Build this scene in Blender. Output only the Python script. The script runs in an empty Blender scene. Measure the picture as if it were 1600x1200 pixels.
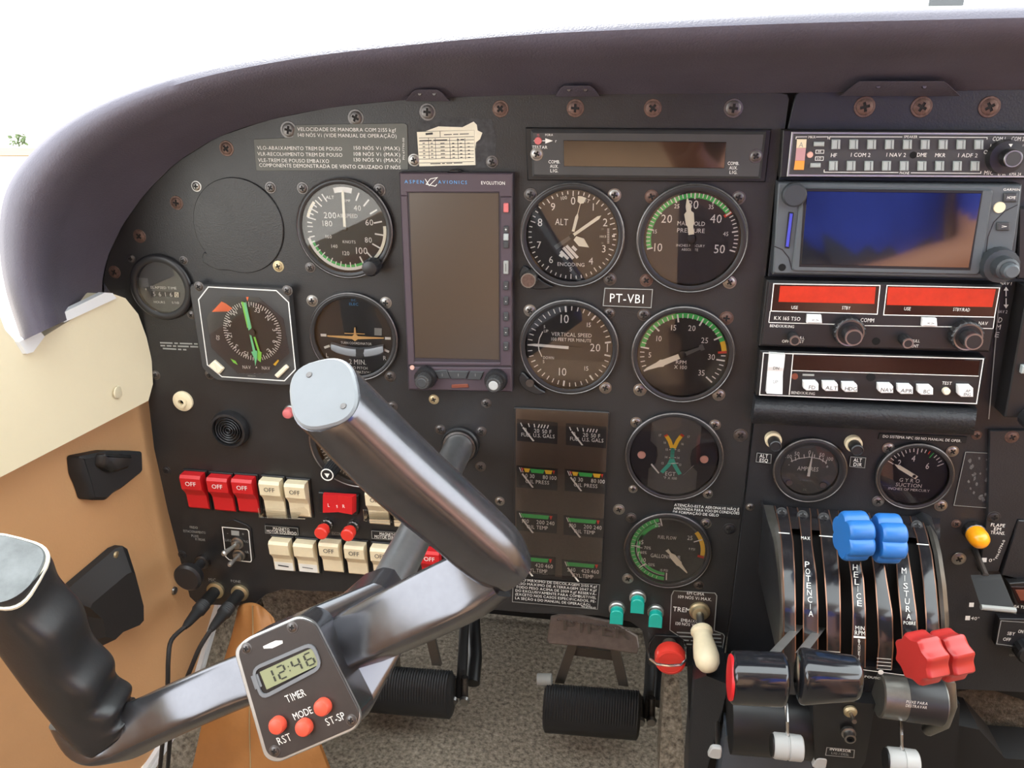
import bpy, bmesh, math, random
from mathutils import Vector, Matrix
random.seed(7)
R_ = math.radians
# ------------------------------------------------------------------ camera, sky, exposure
F = 1254.0; PITCH = R_(20.92); YAW = R_(8.84); DIST = 0.643; HGT = 0.74
cp, sp, cy_, sy_ = math.cos(PITCH), math.sin(PITCH), math.cos(YAW), math.sin(YAW)
FW = Vector((-sy_*cp, cy_*cp, -sp)); RT = Vector((cy_, sy_, 0)); UP = RT.cross(FW)
CAM = Vector((0, -DIST, HGT))
scene = bpy.context.scene
COL = scene.collection
cam = bpy.data.cameras.new('camera'); camo = bpy.data.objects.new('camera', cam); COL.objects.link(camo)
cam.sensor_width = 36; cam.lens = F/1600*36; cam.clip_start = 0.01; cam.clip_end = 500
m3 = Matrix((RT, UP, -FW)).transposed(); camo.matrix_world = Matrix.Translation(CAM) @ m3.to_4x4()
scene.camera = camo
scene.view_settings.view_transform = 'Standard'; scene.view_settings.look = 'None'
scene.view_settings.gamma = 1; scene.view_settings.use_curve_mapping = False
scene.view_settings.exposure = 0.55
world = bpy.data.worlds.new('overcast_sky'); scene.world = world; world.use_nodes = True
bg = world.node_tree.nodes['Background']; bg.inputs[0].default_value = (0.93, 0.965, 1.0, 1); bg.inputs[1].default_value = 3.6
sun = bpy.data.lights.new('hazy_sun', 'SUN'); sun.energy = 8.0; sun.angle = R_(4); sun.color = (1, .96, .9)
suno = bpy.data.objects.new('hazy_sun', sun); COL.objects.link(suno)
suno.rotation_euler = Vector((-0.30, 0.75, 0.62)).to_track_quat('Z', 'Y').to_euler()

# ------------------------------------------------------------------ pixel geometry of the photographed planes
def ray(x, y): return FW + RT*((x-800)/F) + UP*((600-y)/F)
def W(x, y, d=0.0):
    r = ray(x, y); return CAM + r*((DIST-d)/r.y)
KW = .5   # the side wall leads outwards from the panel edge
def WX(x, y, X):
    r = ray(x, y); t = (X+KW*CAM.y-CAM.x)/(r.x-KW*r.y); p = CAM+r*t
    if p.y > 0: p = CAM+r*((X-CAM.x)/r.x)
    return p
def wv(X, y, z): return Vector((X+KW*max(-.25, min(0, y)), y, z))
def WZ(x, y, Z):
    r = ray(x, y); return CAM + r*((Z-CAM.z)/r.z)
def pj(p):
    v = Vector(p)-CAM; z = v.dot(FW); return 800+F*v.dot(RT)/z, 600-F*v.dot(UP)/z
def ZM(ox, oy, s): return lambda x, y: (ox+x*s, oy+y*s)

# ------------------------------------------------------------------ materials
def lin(c): 
    c = c/255; return c/12.92 if c <= .04045 else ((c+.055)/1.055)**2.4
def rgb(r, g, b): return (lin(r), lin(g), lin(b), 1)
MATS = {}
def mat(name, col, rough=.5, metal=0, spec=.5, noise=0, nscale=40, bump=0, bscale=200, emit=0, coat=0, col2=None, alpha=None, rnoise=0):
    m = bpy.data.materials.new(name); m.use_nodes = True; nt = m.node_tree; b = nt.nodes['Principled BSDF']
    c = rgb(*col); b.inputs['Base Color'].default_value = c; b.inputs['Roughness'].default_value = rough
    b.inputs['Metallic'].default_value = metal; b.inputs['Specular IOR Level'].default_value = spec
    b.inputs['Coat Weight'].default_value = coat; b.inputs['Coat Roughness'].default_value = .12
    if emit: b.inputs['Emission Color'].default_value = c; b.inputs['Emission Strength'].default_value = emit
    if noise or bump or col2 or rnoise:
        tc = nt.nodes.new('ShaderNodeTexCoord')
        geo = nt.nodes.new('ShaderNodeNewGeometry')
    if noise or col2 or rnoise:
        n = nt.nodes.new('ShaderNodeTexNoise'); n.inputs['Scale'].default_value = nscale; n.inputs['Detail'].default_value = 5
        n.inputs['Roughness'].default_value = .65
        nt.links.new(geo.outputs['Position'], n.inputs['Vector'])
        if noise or col2:
            r = nt.nodes.new('ShaderNodeValToRGB'); e = r.color_ramp.elements
            e[0].position = .32; e[1].position = .68
            c2 = rgb(*col2) if col2 else tuple(min(1, v*(1+noise)) for v in c[:3])+(1,)
            c1 = c if col2 else tuple(v*(1-noise) for v in c[:3])+(1,)
            e[0].color = c1; e[1].color = c2
            nt.links.new(n.outputs['Fac'], r.inputs['Fac']); nt.links.new(r.outputs['Color'], b.inputs['Base Color'])
        if rnoise:
            mr = nt.nodes.new('ShaderNodeMapRange'); mr.inputs['From Min'].default_value = .3; mr.inputs['From Max'].default_value = .7
            mr.inputs['To Min'].default_value = rough-rnoise; mr.inputs['To Max'].default_value = rough+rnoise
            nt.links.new(n.outputs['Fac'], mr.inputs['Value']); nt.links.new(mr.outputs['Result'], b.inputs['Roughness'])
    if bump:
        n2 = nt.nodes.new('ShaderNodeTexNoise'); n2.inputs['Scale'].default_value = bscale; n2.inputs['Detail'].default_value = 3
        bp = nt.nodes.new('ShaderNodeBump'); bp.inputs['Strength'].default_value = bump; bp.inputs['Distance'].default_value = .002
        nt.links.new(geo.outputs['Position'], n2.inputs['Vector']); nt.links.new(n2.outputs['Fac'], bp.inputs['Height'])
        nt.links.new(bp.outputs['Normal'], b.inputs['Normal'])
    MATS[name] = m; return m
def glassmat(name, tint=(255, 255, 255), ior=1.45, rough=.02, opaque=0.0):
    m = bpy.data.materials.new(name); m.use_nodes = True; nt = m.node_tree; nt.nodes.clear()
    o = nt.nodes.new('ShaderNodeOutputMaterial'); mx = nt.nodes.new('ShaderNodeMixShader'); t = nt.nodes.new('ShaderNodeBsdfTransparent')
    g = nt.nodes.new('ShaderNodeBsdfGlossy'); f = nt.nodes.new('ShaderNodeFresnel')
    t.inputs[0].default_value = rgb(*tint); g.inputs['Roughness'].default_value = rough; f.inputs[0].default_value = ior
    nt.links.new(f.outputs[0], mx.inputs[0]); nt.links.new(t.outputs[0], mx.inputs[1]); nt.links.new(g.outputs[0], mx.inputs[2])
    nt.links.new(mx.outputs[0], o.inputs[0]); MATS[name] = m; return m
mat('panel', (37, 37, 38), .38, noise=.18, nscale=18, bump=.12, bscale=900, rnoise=.06)
mat('panel2', (36, 37, 40), .38, noise=.15, nscale=18, bump=.10, bscale=900)
mat('shield', (82, 78, 90), .6, noise=.15, nscale=9, bump=.25, bscale=700)
mat('black', (26, 26, 27), .4)
mat('bezel', (34, 34, 36), .38)
mat('bezelgrey', (62, 62, 62), .45, noise=.08)
mat('matblack', (15, 15, 16), .7)
mat('void', (6, 6, 7), .9)
mat('dial', (22, 22, 23), .6)
mat('dialblue', (26, 30, 40), .55)
mat('dialgrey', (84, 86, 84), .6)
mat('white', (235, 235, 228), .55)
mat('printwhite', (236, 236, 230), .6)
mat('printgrey', (150, 152, 148), .6)
mat('lume', (245, 242, 220), .5)
mat('green', (60, 190, 90), .5); mat('yellow', (245, 200, 50), .5); mat('red', (215, 60, 40), .5)
mat('limeneedle', (150, 240, 90), .5); mat('tealneedle', (130, 235, 170), .5); mat('orange', (250, 110, 50), .5); mat('amber', (255, 165, 20), .3, coat=.4)
mat('teal', (20, 175, 160), .35, coat=.3); mat('tealmark', (70, 190, 165), .5)
mat('blueprint', (90, 160, 220), .5)
mat('steel', (150, 148, 145), .35, metal=1); mat('darksteel', (104, 101, 100), .42, metal=1, noise=.2, nscale=300)
mat('rust', (104, 84, 76), .5, metal=.7, noise=.3, nscale=400); mat('brass', (190, 175, 140), .4, metal=.8); mat('chrome', (215, 215, 215), .16, metal=1)
mat('screwslot', (18, 16, 16), .7)
mat('alu', (185, 185, 182), .38, metal=.85, noise=.08, nscale=60)
mat('ivory', (232, 218, 184), .42, noise=.05, nscale=90); mat('ivory2', (236, 226, 200), .45)
mat('rockred', (205, 32, 38), .38); mat('redknob', (225, 58, 46), .38, coat=.2); mat('mixred', (168, 40, 36), .4, coat=.15)
mat('blueknob', (38, 108, 180), .4, coat=.15)
mat('btngrey', (168, 176, 174), .45); mat('btndark', (62, 64, 66), .4); mat('btnwhite', (238, 238, 236), .4)
mat('plum', (74, 62, 70), .45, noise=.06); mat('plumdark', (52, 46, 52), .45)
mat('screenreflbrown', (66, 54, 44), .28, spec=.9); mat('screenblack', (10, 10, 12), .05, spec=1.0, coat=.5)  # tall display's base colour carries the brown cabin reflection
mat('garmin', (84, 90, 94), .45, noise=.05); mat('garmindark', (56, 60, 64), .45)
mat('bluecard', (70, 75, 190), .4)
mat('dispredglow', (186, 46, 22), .3, emit=.05, noise=.12, nscale=120); mat('dispdark', (36, 14, 14), .15)  # red display filter gets a faint added glow; display itself is off
mat('cream', (224, 214, 184), .5, noise=.03, nscale=8, bump=.06, bscale=300); mat('tan', (194, 150, 106), .5, noise=.04, nscale=10, bump=.12, bscale=500)
mat('whitetrim', (225, 228, 230), .4)
mat('leather', (164, 112, 62), .5, noise=.12, nscale=14, bump=.25, bscale=90)
mat('pad', (36, 37, 40), .55, noise=.12, nscale=60, bump=.5, bscale=420)
mat('yoke', (108, 108, 112), .22, metal=.85, noise=.10, nscale=40, rnoise=.05); mat('yokematte', (40, 40, 41), .36, noise=.1, nscale=40, bump=.04, bscale=500)
mat('capgrey', (116, 120, 124), .35, noise=.05); mat('capworn', (96, 100, 100), .35, noise=.35, nscale=45)
mat('plate', (50, 43, 40), .45, noise=.12, nscale=60)
mat('lcd', (142, 148, 112), .3); mat('lcddig', (44, 48, 40), .5)
mat('btnred', (214, 84, 62), .4)
mat('rubber', (28, 29, 31), .55); mat('pedal', (112, 100, 92), .55, metal=.3, noise=.15, nscale=120); mat('pedalarm', (92, 86, 78), .5, metal=.4)
mat('rib', (34, 33, 36), .22, coat=.4, noise=.2, nscale=60); mat('ribedge', (150, 112, 92), .35, metal=.8); mat('rim', (120, 118, 112), .35, metal=.8, noise=.15, nscale=50)
mat('gloss', (26, 27, 31), .14, coat=.6); mat('greycowl', (74, 80, 88), .45, noise=.05); mat('wheelwhite', (176, 178, 176), .4)
mat('copperplate', (120, 62, 44), .5)
mat('paper', (232, 226, 204), .6, noise=.05, nscale=60); mat('ink', (60, 60, 60), .7); mat('residue', (52, 52, 54), .6, noise=.55, nscale=170)
mat('placardgrey', (92, 94, 88), .5, noise=.05)
mat('headliner', (196, 188, 178), .8, noise=.04, nscale=6); mat('rear', (168, 138, 112), .75, noise=.15, nscale=5); mat('seat', (160, 126, 96), .6, noise=.1, nscale=8)
mat('ground', (205, 200, 190), .9, noise=.06, nscale=.3); mat('field', (112, 84, 48), .9, noise=.2, nscale=2); mat('hangar', (205, 208, 210), .7, noise=.03, nscale=1); mat('foliage', (88, 104, 70), .8, noise=.4, nscale=3)
mat('lamp_pink', (226, 176, 160), .4); mat('lamp_red', (205, 110, 110), .45)
mat('shirt', (46, 66, 170), .8, noise=.25, nscale=9); mat('skin', (196, 142, 116), .5, noise=.05, nscale=20); mat('hair', (36, 28, 24), .6); mat('trouser', (60, 62, 70), .8)
glassmat('glass'); glassmat('clearguard', (250, 248, 246), 1.3, .08); glassmat('windowglass', (245, 250, 248), 1.3, .01)
def carpet_mat():
    m = mat('carpet', (160, 150, 134), .95, bump=1.0, bscale=330, col2=(84, 76, 66), nscale=190, spec=.1)
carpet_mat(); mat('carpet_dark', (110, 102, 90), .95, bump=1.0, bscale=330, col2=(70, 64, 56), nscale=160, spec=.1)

# ------------------------------------------------------------------ glyphs
GL = {}
def load_glyphs():
    chars = sorted(set("ABCDEFGHIJKLMNOPQRSTUVWXYZabcdefghijklmnopqrstuvwxyz0123456789.,-/()+%ÃÁÓÇÉÊÕ°↑↓:><&="))
    obs = []
    for ch in chars:
        cu = bpy.data.curves.new('g', 'FONT'); cu.body = ch; cu.resolution_u = 2; cu.offset = .0
        o = bpy.data.objects.new('g', cu); COL.objects.link(o); obs.append((ch, o, cu))
    dg = bpy.context.evaluated_depsgraph_get()
    for ch, o, cu in obs:
        me = o.evaluated_get(dg).to_mesh()
        GL[ch] = ([(v.co.x, v.co.y) for v in me.vertices], [tuple(p.vertices) for p in me.polygons])
    for ch, o, cu in obs:
        bpy.data.objects.remove(o); bpy.data.curves.remove(cu)
load_glyphs()
CAPH = max(y for x, y in GL['H'][0])

# ------------------------------------------------------------------ mesh collector
AX = Vector((1, 0, 0)); AD = Vector((0, -1, 0)); AZ = Vector((0, 0, 1))
class MB:
    def __init__(s): s.v = []; s.f = []; s.m = []; s.ms = []
    def mi(s, m):
        if m not in s.ms: s.ms.append(m)
        return s.ms.index(m)
    def poly(s, pts, m):
        b = len(s.v); s.v += [Vector(p) for p in pts]; s.f.append(tuple(range(b, b+len(pts)))); s.m.append(s.mi(m))
    def grid(s, rows, m, closed=False, caps=False):
        b = len(s.v); n = len(rows[0]); k = s.mi(m)
        for r in rows: s.v += [Vector(p) for p in r]
        for i in range(len(rows)-1):
            for j in range(n if closed else n-1):
                j2 = (j+1) % n
                s.f.append((b+i*n+j, b+i*n+j2, b+(i+1)*n+j2, b+(i+1)*n+j)); s.m.append(k)
        if caps:
            s.f.append(tuple(b+j for j in range(n))[::-1]); s.m.append(k)
            s.f.append(tuple(b+(len(rows)-1)*n+j for j in range(n))); s.m.append(k)
    def lathe(s, c, prof, m, n=40, axis=None, cap=True, flute=None):
        """prof: (radius, height along axis); axis default towards the pilot"""
        c = Vector(c); a = Vector(axis).normalized() if axis else AD
        u = a.cross(AZ) if abs(a.z) < .9 else a.cross(AX)
        u.normalize(); w = a.cross(u)
        rows = []
        for r, h in prof:
            row = []
            for i in range(n):
                t = 2*math.pi*i/n; rr = r
                if flute: rr = r*(1-flute[1]*(1 if i % 2 else 0)) if flute[0] == 0 else r*(1+flute[1]*math.cos(flute[0]*t))
                row.append(c+a*h+u*(rr*math.cos(t))+w*(rr*math.sin(t)))
            rows.append(row)
        s.grid(rows, m, closed=True)
        if cap:
            s.poly(rows[-1], m)
            s.poly(rows[0][::-1], m)
    def tube(s, path, r, m, n=10, caps=True, prof=None):
        P = [Vector(p) for p in path]; rows = []
        rr = r if isinstance(r, (list, tuple)) else [r]*len(P)
        t0 = (P[1]-P[0]).normalized(); u = t0.cross(AZ)
        if u.length < .1: u = t0.cross(AX)
        u.normalize()
        for i, p in enumerate(P):
            t = (P[min(i+1, len(P)-1)]-P[max(i-1, 0)]).normalized()
            u = (u-t*u.dot(t)).normalized(); w = t.cross(u)
            rows.append([p+u*(rr[i]*math.cos(2*math.pi*k/n))+w*(rr[i]*math.sin(2*math.pi*k/n)) for k in range(n)])
        s.grid(rows, m, closed=True, caps=caps)
    def prism(s, pts, vec, m, ch=0):
        """pts: planar polygon (world), extruded by vec; ch: chamfer of the far rim"""
        P = [Vector(p) for p in pts]; vec = Vector(vec)
        n = Vector((0, 0, 0))
        for i in range(len(P)): n += P[i].cross(P[(i+1) % len(P)])
        if n.dot(vec) < 0: P = P[::-1]
        top = [p+vec for p in P]
        if ch:
            L = vec.length; mid = [p+vec*(1-min(ch, L*.9)/L) for p in P]
            ins = inset(top, ch); s.grid([P, mid, ins], m, closed=True); s.poly(ins, m)
        else:
            s.grid([P, top], m, closed=True); s.poly(top, m)
        s.poly(P[::-1], m)
    def box(s, c, sx, sy, sz, m, ch=0.0):
        c = Vector(c)
        pts = [c+Vector((-sx/2, sy/2, -sz/2)), c+Vector((sx/2, sy/2, -sz/2)), c+Vector((sx/2, sy/2, sz/2)), c+Vector((-sx/2, sy/2, sz/2))]
        s.prism(pts, (0, -sy, 0), m, ch)
    def text(s, body, cx, cy, h, d, m, w=None, ang=0, plane=None, align='c', track=.16):
        """lettering: centre pixel, cap height in pixels, on the plane at distance d from the panel"""
        if plane: o, ux, uz = plane(cx, cy); 
        else:
            o = W(cx, cy, d); ux = (W(cx+4, cy, d)-W(cx-4, cy, d))/8; uz = (W(cx, cy-4, d)-W(cx, cy+4, d))/8
            ux = AX*ux.dot(AX); uz = AZ*uz.dot(AZ)
        runs = []; x = 0
        for ch in body:
            if ch == ' ': x += .42; continue
            if ch not in GL or not GL[ch][0]: x += .5; continue
            vs, fs = GL[ch]; mn = min(v[0] for v in vs)/CAPH; mx = max(v[0] for v in vs)/CAPH
            pad = .12 if ch in '1Iil' else 0
            runs.append((x-mn+pad, vs, fs)); x += mx-mn+track+2*pad
        tw = max(x-track, .01); sx = (w/(tw*h)) if w else .92
        ca, sa = math.cos(ang), math.sin(ang); k = s.mi(m)
        off = {'c': tw/2, 'l': 0, 'r': tw}[align]
        for x0, vs, fs in runs:
            b = len(s.v)
            for vx, vy in vs:
                lx = (vx/CAPH+x0-off)*sx*h; lz = (vy/CAPH-.5)*h
                lx, lz = lx*ca+lz*sa, -lx*sa+lz*ca
                s.v.append(o+ux*lx+uz*lz)
            for f in fs: s.f.append(tuple(b+i for i in f)); s.m.append(k)
    def line(s, pts, w, d, m, closed=False, px=True, h=.00012):
        """flat printed line through pixel points, w in pixels"""
        P = [W(p[0], p[1], d) for p in pts] if px else [Vector(p) for p in pts]
        if px:
            c = pts[0]; ww = w*(W(c[0]+4, c[1], d)-W(c[0]-4, c[1], d)).length/8
        else: ww = w
        n = len(P); L = []; Rr = []
        for i in range(n):
            a = P[(i-1) % n] if (closed or i > 0) else P[i]; b = P[(i+1) % n] if (closed or i < n-1) else P[i]
            t1 = (P[i]-a); t2 = (b-P[i])
            t1 = t1.normalized() if t1.length > 1e-9 else t2.normalized(); t2 = t2.normalized() if t2.length > 1e-9 else t1
            t = (t1+t2).normalized(); nn = AD.cross(t).normalized(); k = max(.35, abs(t.dot(t1)))
            L.append(P[i]+nn*(ww/2/k)); Rr.append(P[i]-nn*(ww/2/k))
        if closed: L.append(L[0]); Rr.append(Rr[0])
        s.grid([L, Rr], m)
    def islands(s, gap=.009):
        rt = list(range(len(s.v)))
        def fd(i):
            while rt[i] != i: rt[i] = rt[rt[i]]; i = rt[i]
            return i
        for f in s.f:
            for k in f[1:]: rt[fd(k)] = fd(f[0])
        bb = {}
        for i, v in enumerate(s.v):
            r = fd(i); c = bb.setdefault(r, [v.x, v.x, v.z, v.z]); c[0] = min(c[0], v.x); c[1] = max(c[1], v.x); c[2] = min(c[2], v.z); c[3] = max(c[3], v.z)
        ks = list(bb); g = {k: k for k in ks}
        def fg(i):
            while g[i] != i: i = g[i]
            return i
        for i, a in enumerate(ks):
            for b in ks[i+1:]:
                A, B = bb[a], bb[b]
                if A[0]-B[1] < gap and B[0]-A[1] < gap and A[2]-B[3] < gap and B[2]-A[3] < gap: g[fg(a)] = fg(b)
        out = {}
        for f, m in zip(s.f, s.m): out.setdefault(fg(fd(f[0])), []).append((f, m))
        res = []
        for fs in out.values():
            n = MB(); n.ms = s.ms; mp = {}
            for f, m in fs:
                for i in f:
                    if i not in mp: mp[i] = len(n.v); n.v.append(s.v[i])
                n.f.append(tuple(mp[i] for i in f)); n.m.append(m)
            res.append(n)
        return res
    def build(s, name, parent=None, origin=None, smooth=True, ang=.6):
        if 'lettering' in name and len(s.f) > 40:
            isl = s.islands()
            if len(isl) > 1:
                for i in isl: o = i._build(name, parent, origin, smooth, ang)
                return o
        return s._build(name, parent, origin, smooth, ang)
    def _build(s, name, parent=None, origin=None, smooth=True, ang=.6):
        if origin is None: origin = parent_origin(parent) if parent else Vector((0, 0, 0))
        me = bpy.data.meshes.new(name)
        me.from_pydata([tuple(v-origin) for v in s.v], [], s.f)
        for m in s.ms: me.materials.append(MATS[m])
        me.polygons.foreach_set('material_index', s.m)
        bm = bmesh.new(); bm.from_mesh(me)
        bmesh.ops.remove_doubles(bm, verts=bm.verts, dist=1e-7)
        if smooth:
            for f in bm.faces: f.smooth = True
            for e in bm.edges:
                if len(e.link_faces) == 2:
                    if e.calc_face_angle(4) > ang: e.smooth = False
                else: e.smooth = False
        bm.to_mesh(me); bm.free()
        o = bpy.data.objects.new(name, me); COL.objects.link(o)
        if parent: o.parent = parent
        else: o.location = origin
        return o
def parent_origin(o):
    p = Vector((0, 0, 0))
    while o: p = p+o.location; o = o.parent
    return p
def inset(P, c):
    n = Vector((0, 0, 0)); k = len(P)
    for i in range(k): n += (P[i]-P[0]).cross(P[(i+1) % k]-P[0])
    n.normalize(); out = []
    for i in range(k):
        e1 = (P[i]-P[i-1]).normalized(); e2 = (P[(i+1) % k]-P[i]).normalized()
        n1 = n.cross(e1); n2 = n.cross(e2); b = n1+n2
        if b.length < 1e-6: b = n1
        b.normalize(); out.append(P[i]+b*(c/max(.35, b.dot(n1))))
    return out
def rnd(P, r, n=4):
    """round the corners of a planar polygon"""
    P = [Vector(p) for p in P]; out = []; k = len(P)
    rr = r if isinstance(r, (list, tuple)) else [r]*k
    for i in range(k):
        a = P[i-1]; b = P[i]; c = P[(i+1) % k]; q = min(rr[i], (a-b).length*.48, (c-b).length*.48)
        if q < 1e-6: out.append(b); continue
        s0 = b+(a-b).normalized()*q; s1 = b+(c-b).normalized()*q
        for j in range(n+1):
            t = j/n; out.append(s0*(1-t)**2+b*2*t*(1-t)+s1*t*t)
    return out
def thing(name, label, cat, at, group=None):
    o = bpy.data.objects.new(name, None); o.empty_display_size = .01; COL.objects.link(o); o.location = Vector(at)
    o['label'] = label; o['category'] = cat
    if group: o['group'] = group
    return o
def tag(o, label, cat, group=None):
    o['label'] = label; o['category'] = cat
    if group: o['group'] = group
    return o
def plab(o, label): o['label'] = label; return o
def struct(o): o['kind'] = 'structure'; return o
def Q(pts, d=0.0): return [W(x, y, d) for x, y in pts]
def rect(x0, y0, x1, y1, d=0): 
    """rectangle aligned to the panel, through the mean pixel corners"""
    a = W(x0, (y0+y1)/2, d); b = W(x1, (y0+y1)/2, d); c = W((x0+x1)/2, y0, d); e = W((x0+x1)/2, y1, d)
    return [Vector((a.x, -d, e.z)), Vector((b.x, -d, e.z)), Vector((b.x, -d, c.z)), Vector((a.x, -d, c.z))]
def arect(P):
    return P
# ================================================================== THE SETTING
def plane_obj(name, pts, m, vec=None):
    b = MB(); b.prism(pts, vec, m) if vec else b.poly(pts, m); return struct(b.build(name))
XW = -.465
# floor, firewall, ceiling, rear wall
plane_obj('floor', [(XW-.2, .5, 0), (1.0, .5, 0), (1.0, -2.4, 0), (XW-.2, -2.4, 0)], 'carpet', (0, 0, -.02))
plane_obj('wall_front', [(XW-.02, .5, 0), (1.0, .5, 0), (1.0, .5, .70), (XW-.02, .5, .70)], 'void', (0, .02, 0))
plane_obj('wall_rear', [(XW-.2, -2.4, 0), (1.0, -2.4, 0), (1.0, -2.4, 1.15), (XW-.2, -2.4, 1.15)], 'rear', (0, -.03, 0))
b = MB()
b.prism([(XW-.16, -.62, 1.10), (.95, -.62, 1.10), (.95, -2.4, 1.12), (XW-.16, -2.4, 1.12)], (0, 0, .03), 'headliner'); struct(b.build('ceiling'))
# right cabin wall below its window
plane_obj('wall_right', [(.92, .5, 0), (.92, -2.4, 0), (.92, -2.4, .62), (.92, .5, .62)], 'tan', (.03, 0, 0))
# left wall: tan lower panel, cream upper panel, white channel, metal sill strip
s0 = WX(330, 962, XW); s1 = WX(222, 1200, XW); sl = (s1.z-s0.z)/(s1.y-s0.y)
b = MB()
zf = lambda y: max(.03, s0.z+sl*(y-s0.y))
ysw = [.49, .12, 0, -.05, -.1, -.15, -.2, -.25, -.6, -2.4]; zt = lambda y: .50 if y > -.2 else max(.44, .50+(y+.2)*.15)
b.grid([[wv(XW, y, zf(min(y, .12))) for y in ysw], [wv(XW, y, zt(y)) for y in ysw], [wv(XW-.02, y, zt(y)) for y in ysw], [wv(XW-.02, y, zf(min(y, .12))) for y in ysw]], 'tan')
wall_left = struct(b.build('wall_left'))
XC = -.438
b = MB()
pts = [WX(x, y, XC) for x, y in [(176, 459), (196, 466), (216, 491), (229, 527), (237, 562), (239, 600), (232, 626)]]
l0 = WX(232, 627, XC); l1 = WX(0, 746, XC); ls = (l1.z-l0.z)/(l1.y-l0.y)
t0 = WX(176, 459, XC); t1 = WX(36, 546, XC); ts = (t1.z-t0.z)/(t1.y-t0.y)
zl = l0.z+ls*(-.25-l0.y)
pts += [l1, wv(XC, -.25, zl), wv(XC, -.25, .53), WX(-70, 560, XC), WX(-50, 440, XC), WX(-20, 440, XC), WX(8, 515, XC), t1]
b.grid([[wv(XC, y, z_) for z_ in zz] for y, zz in ((-.25, (zl, .53)), (-.5, (.42, .47)), (-2.38, (.36, .44)))], 'cream')
b.prism(pts, (-.024, 0, 0), 'cream'); cream = b.build('upper_panel', wall_left); plab(cream, 'cream moulded upper side panel')
b = MB(); b.lathe(WX(184, 613, XC+.0005), [(.006, 0), (.0055, .0012), (.003, .0016)], 'cream', 16, axis=(1, 0, 0)); b.build('panel_plug', wall_left)
b = MB()
q = [WX(x, y, XC+.004) for x, y in [(98, 489), (164, 457), (176, 458), (182, 466), (100, 504)]]
b.prism(q, (-.006, 0, 0), 'whitetrim', 0)
q = [WX(x, y, XC+.004) for x, y in [(30, 534), (62, 516), (70, 526), (52, 550), (42, 553)]]
b.prism(q, (-.006, 0, 0), 'whitetrim'); plab(b.build('sill_channel', wall_left), 'white metal channel along the sill')
b = MB()   # metal strip at the foot of the tan panel
dr = (s1-s0).normalized(); nn = Vector((0, -dr.z, dr.y))
if nn.z > 0: nn = -nn
ys2 = [.14, .07, .03, 0, -.03, -.06, -.1, -.15, -.2]; zs = lambda y: s0.z+sl*(y-s0.y)
for k, (o0, w0, h0) in enumerate([(0, .005, .005), (.005, .003, .0035), (.008, .006, .0055)]):
    sec = [(o0, 0), (o0, h0), (o0+w0, h0), (o0+w0, 0)]
    b.grid([[wv(XW+h, y, zs(y)-o) for y in ys2] for o, h in sec], 'whitetrim')
tag(b.build('metal_strip', None, s0), 'ridged aluminium strip between tan side panel and carpet', 'trim')
# carpeted lower side and footwell box
b = MB()
yt1 = [.2, .14, .07, .03, 0, -.05, -.1, -.15, -.2, -.25, -.5]
b.grid([[wv(XW+.0005, y, max(.012, zs(y)-.0135)) for y in yt1], [wv(XW+.03, y, max(.010, zs(y)*.55)) for y in yt1], [wv(XW+.10, y, .004) for y in yt1], [wv(XW, y, .002) for y in yt1]], 'carpet')
struct(b.build('trim_1'))
b = MB(); b.prism([(XW+.06, .12, .004), (-.27, .14, .004), (-.27, .14, .20), (-.33, .13, .24), (XW+.02, .12, .26)], (0, .03, 0), 'carpet', .01); struct(b.build('trim_2'))
# firewall lip under the panel, dark shroud
b = MB(); b.prism([(-.27, .30, .02), (.30, .30, .02), (.30, .26, .40), (-.27, .26, .40)], (0, .02, 0), 'matblack'); struct(b.build('trim_3'))
# windscreen pane and side window pane
b = MB()
b.poly([(XW-.02, .45, .76), (.95, .45, .76), (.95, -.60, 1.11), (XW-.02, -.60, 1.11)], 'windowglass'); o = struct(b.build('window_1'))
b = MB(); b.prism([(XW-.15, -1.5, .40), (XW-.15, -2.4, .40), (XW-.15, -2.4, 1.12), (XW-.15, -1.5, 1.12)], (.03, 0, 0), 'headliner'); struct(b.build('trim_5'))
b = MB(); b.prism([(.92, -1.3, .60), (.92, -2.4, .60), (.92, -2.4, 1.12), (.92, -1.3, 1.12)], (.03, 0, 0), 'headliner'); struct(b.build('trim_6'))
# outside
b = MB(); b.poly([(-120, -120, -1.1), (120, -120, -1.1), (120, 140, -1.1), (-120, 140, -1.1)], 'ground'); struct(b.build('apron_ground'))

b = MB(); gz = -1.098
q = [WZ(x, y, gz) for x, y in [(-120, 232), (90, 232), (90, 244), (-120, 245)]]; b.prism(q, (0, 0, .02), 'field'); tag(b.build('dry_grass_strip', None, q[0]), 'strip of dry tan grass far outside at the left', 'grass')
c_ = WZ(30, 229, gz); b = MB(); rs = random.Random(5)
for i in range(60):
    a, r, h = rs.random()*6.3, rs.random()**.5*.22, rs.random()*.28; p = c_+Vector((r*math.cos(a), r*math.sin(a), .05+h)); s_ = .06
    d1 = Vector((rs.uniform(-1, 1), rs.uniform(-1, 1), rs.uniform(-1, 1))).normalized()*s_; d2 = Vector((rs.uniform(-1, 1), rs.uniform(-1, 1), rs.uniform(-1, 1))).normalized()*s_; b.poly([p-d1, p+d2, p+d1, p-d2], 'foliage')
b.tube([c_, c_+Vector((0, 0, .2))], .02, 'foliage', 6)
tag(b.build('small_bush', None, c_), 'tiny green bush outside beyond the glareshield, at the left', 'bush')
t_ = thing('hangar', 'pale hangar outside above the right half of the glareshield', 'building', (20, 40, -1.1))
x0_ = WX(1010, 10, 0) if 0 else CAM+ray(1010, 10)*(40/ray(1010, 10).y)
b = MB(); b.prism([(x0_.x, 39, -1.1), (70, 39, -1.1), (70, 39, 11), (x0_.x, 39, 11)], (0, 14, 0), 'hangar'); b.build('walls', t_)
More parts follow.
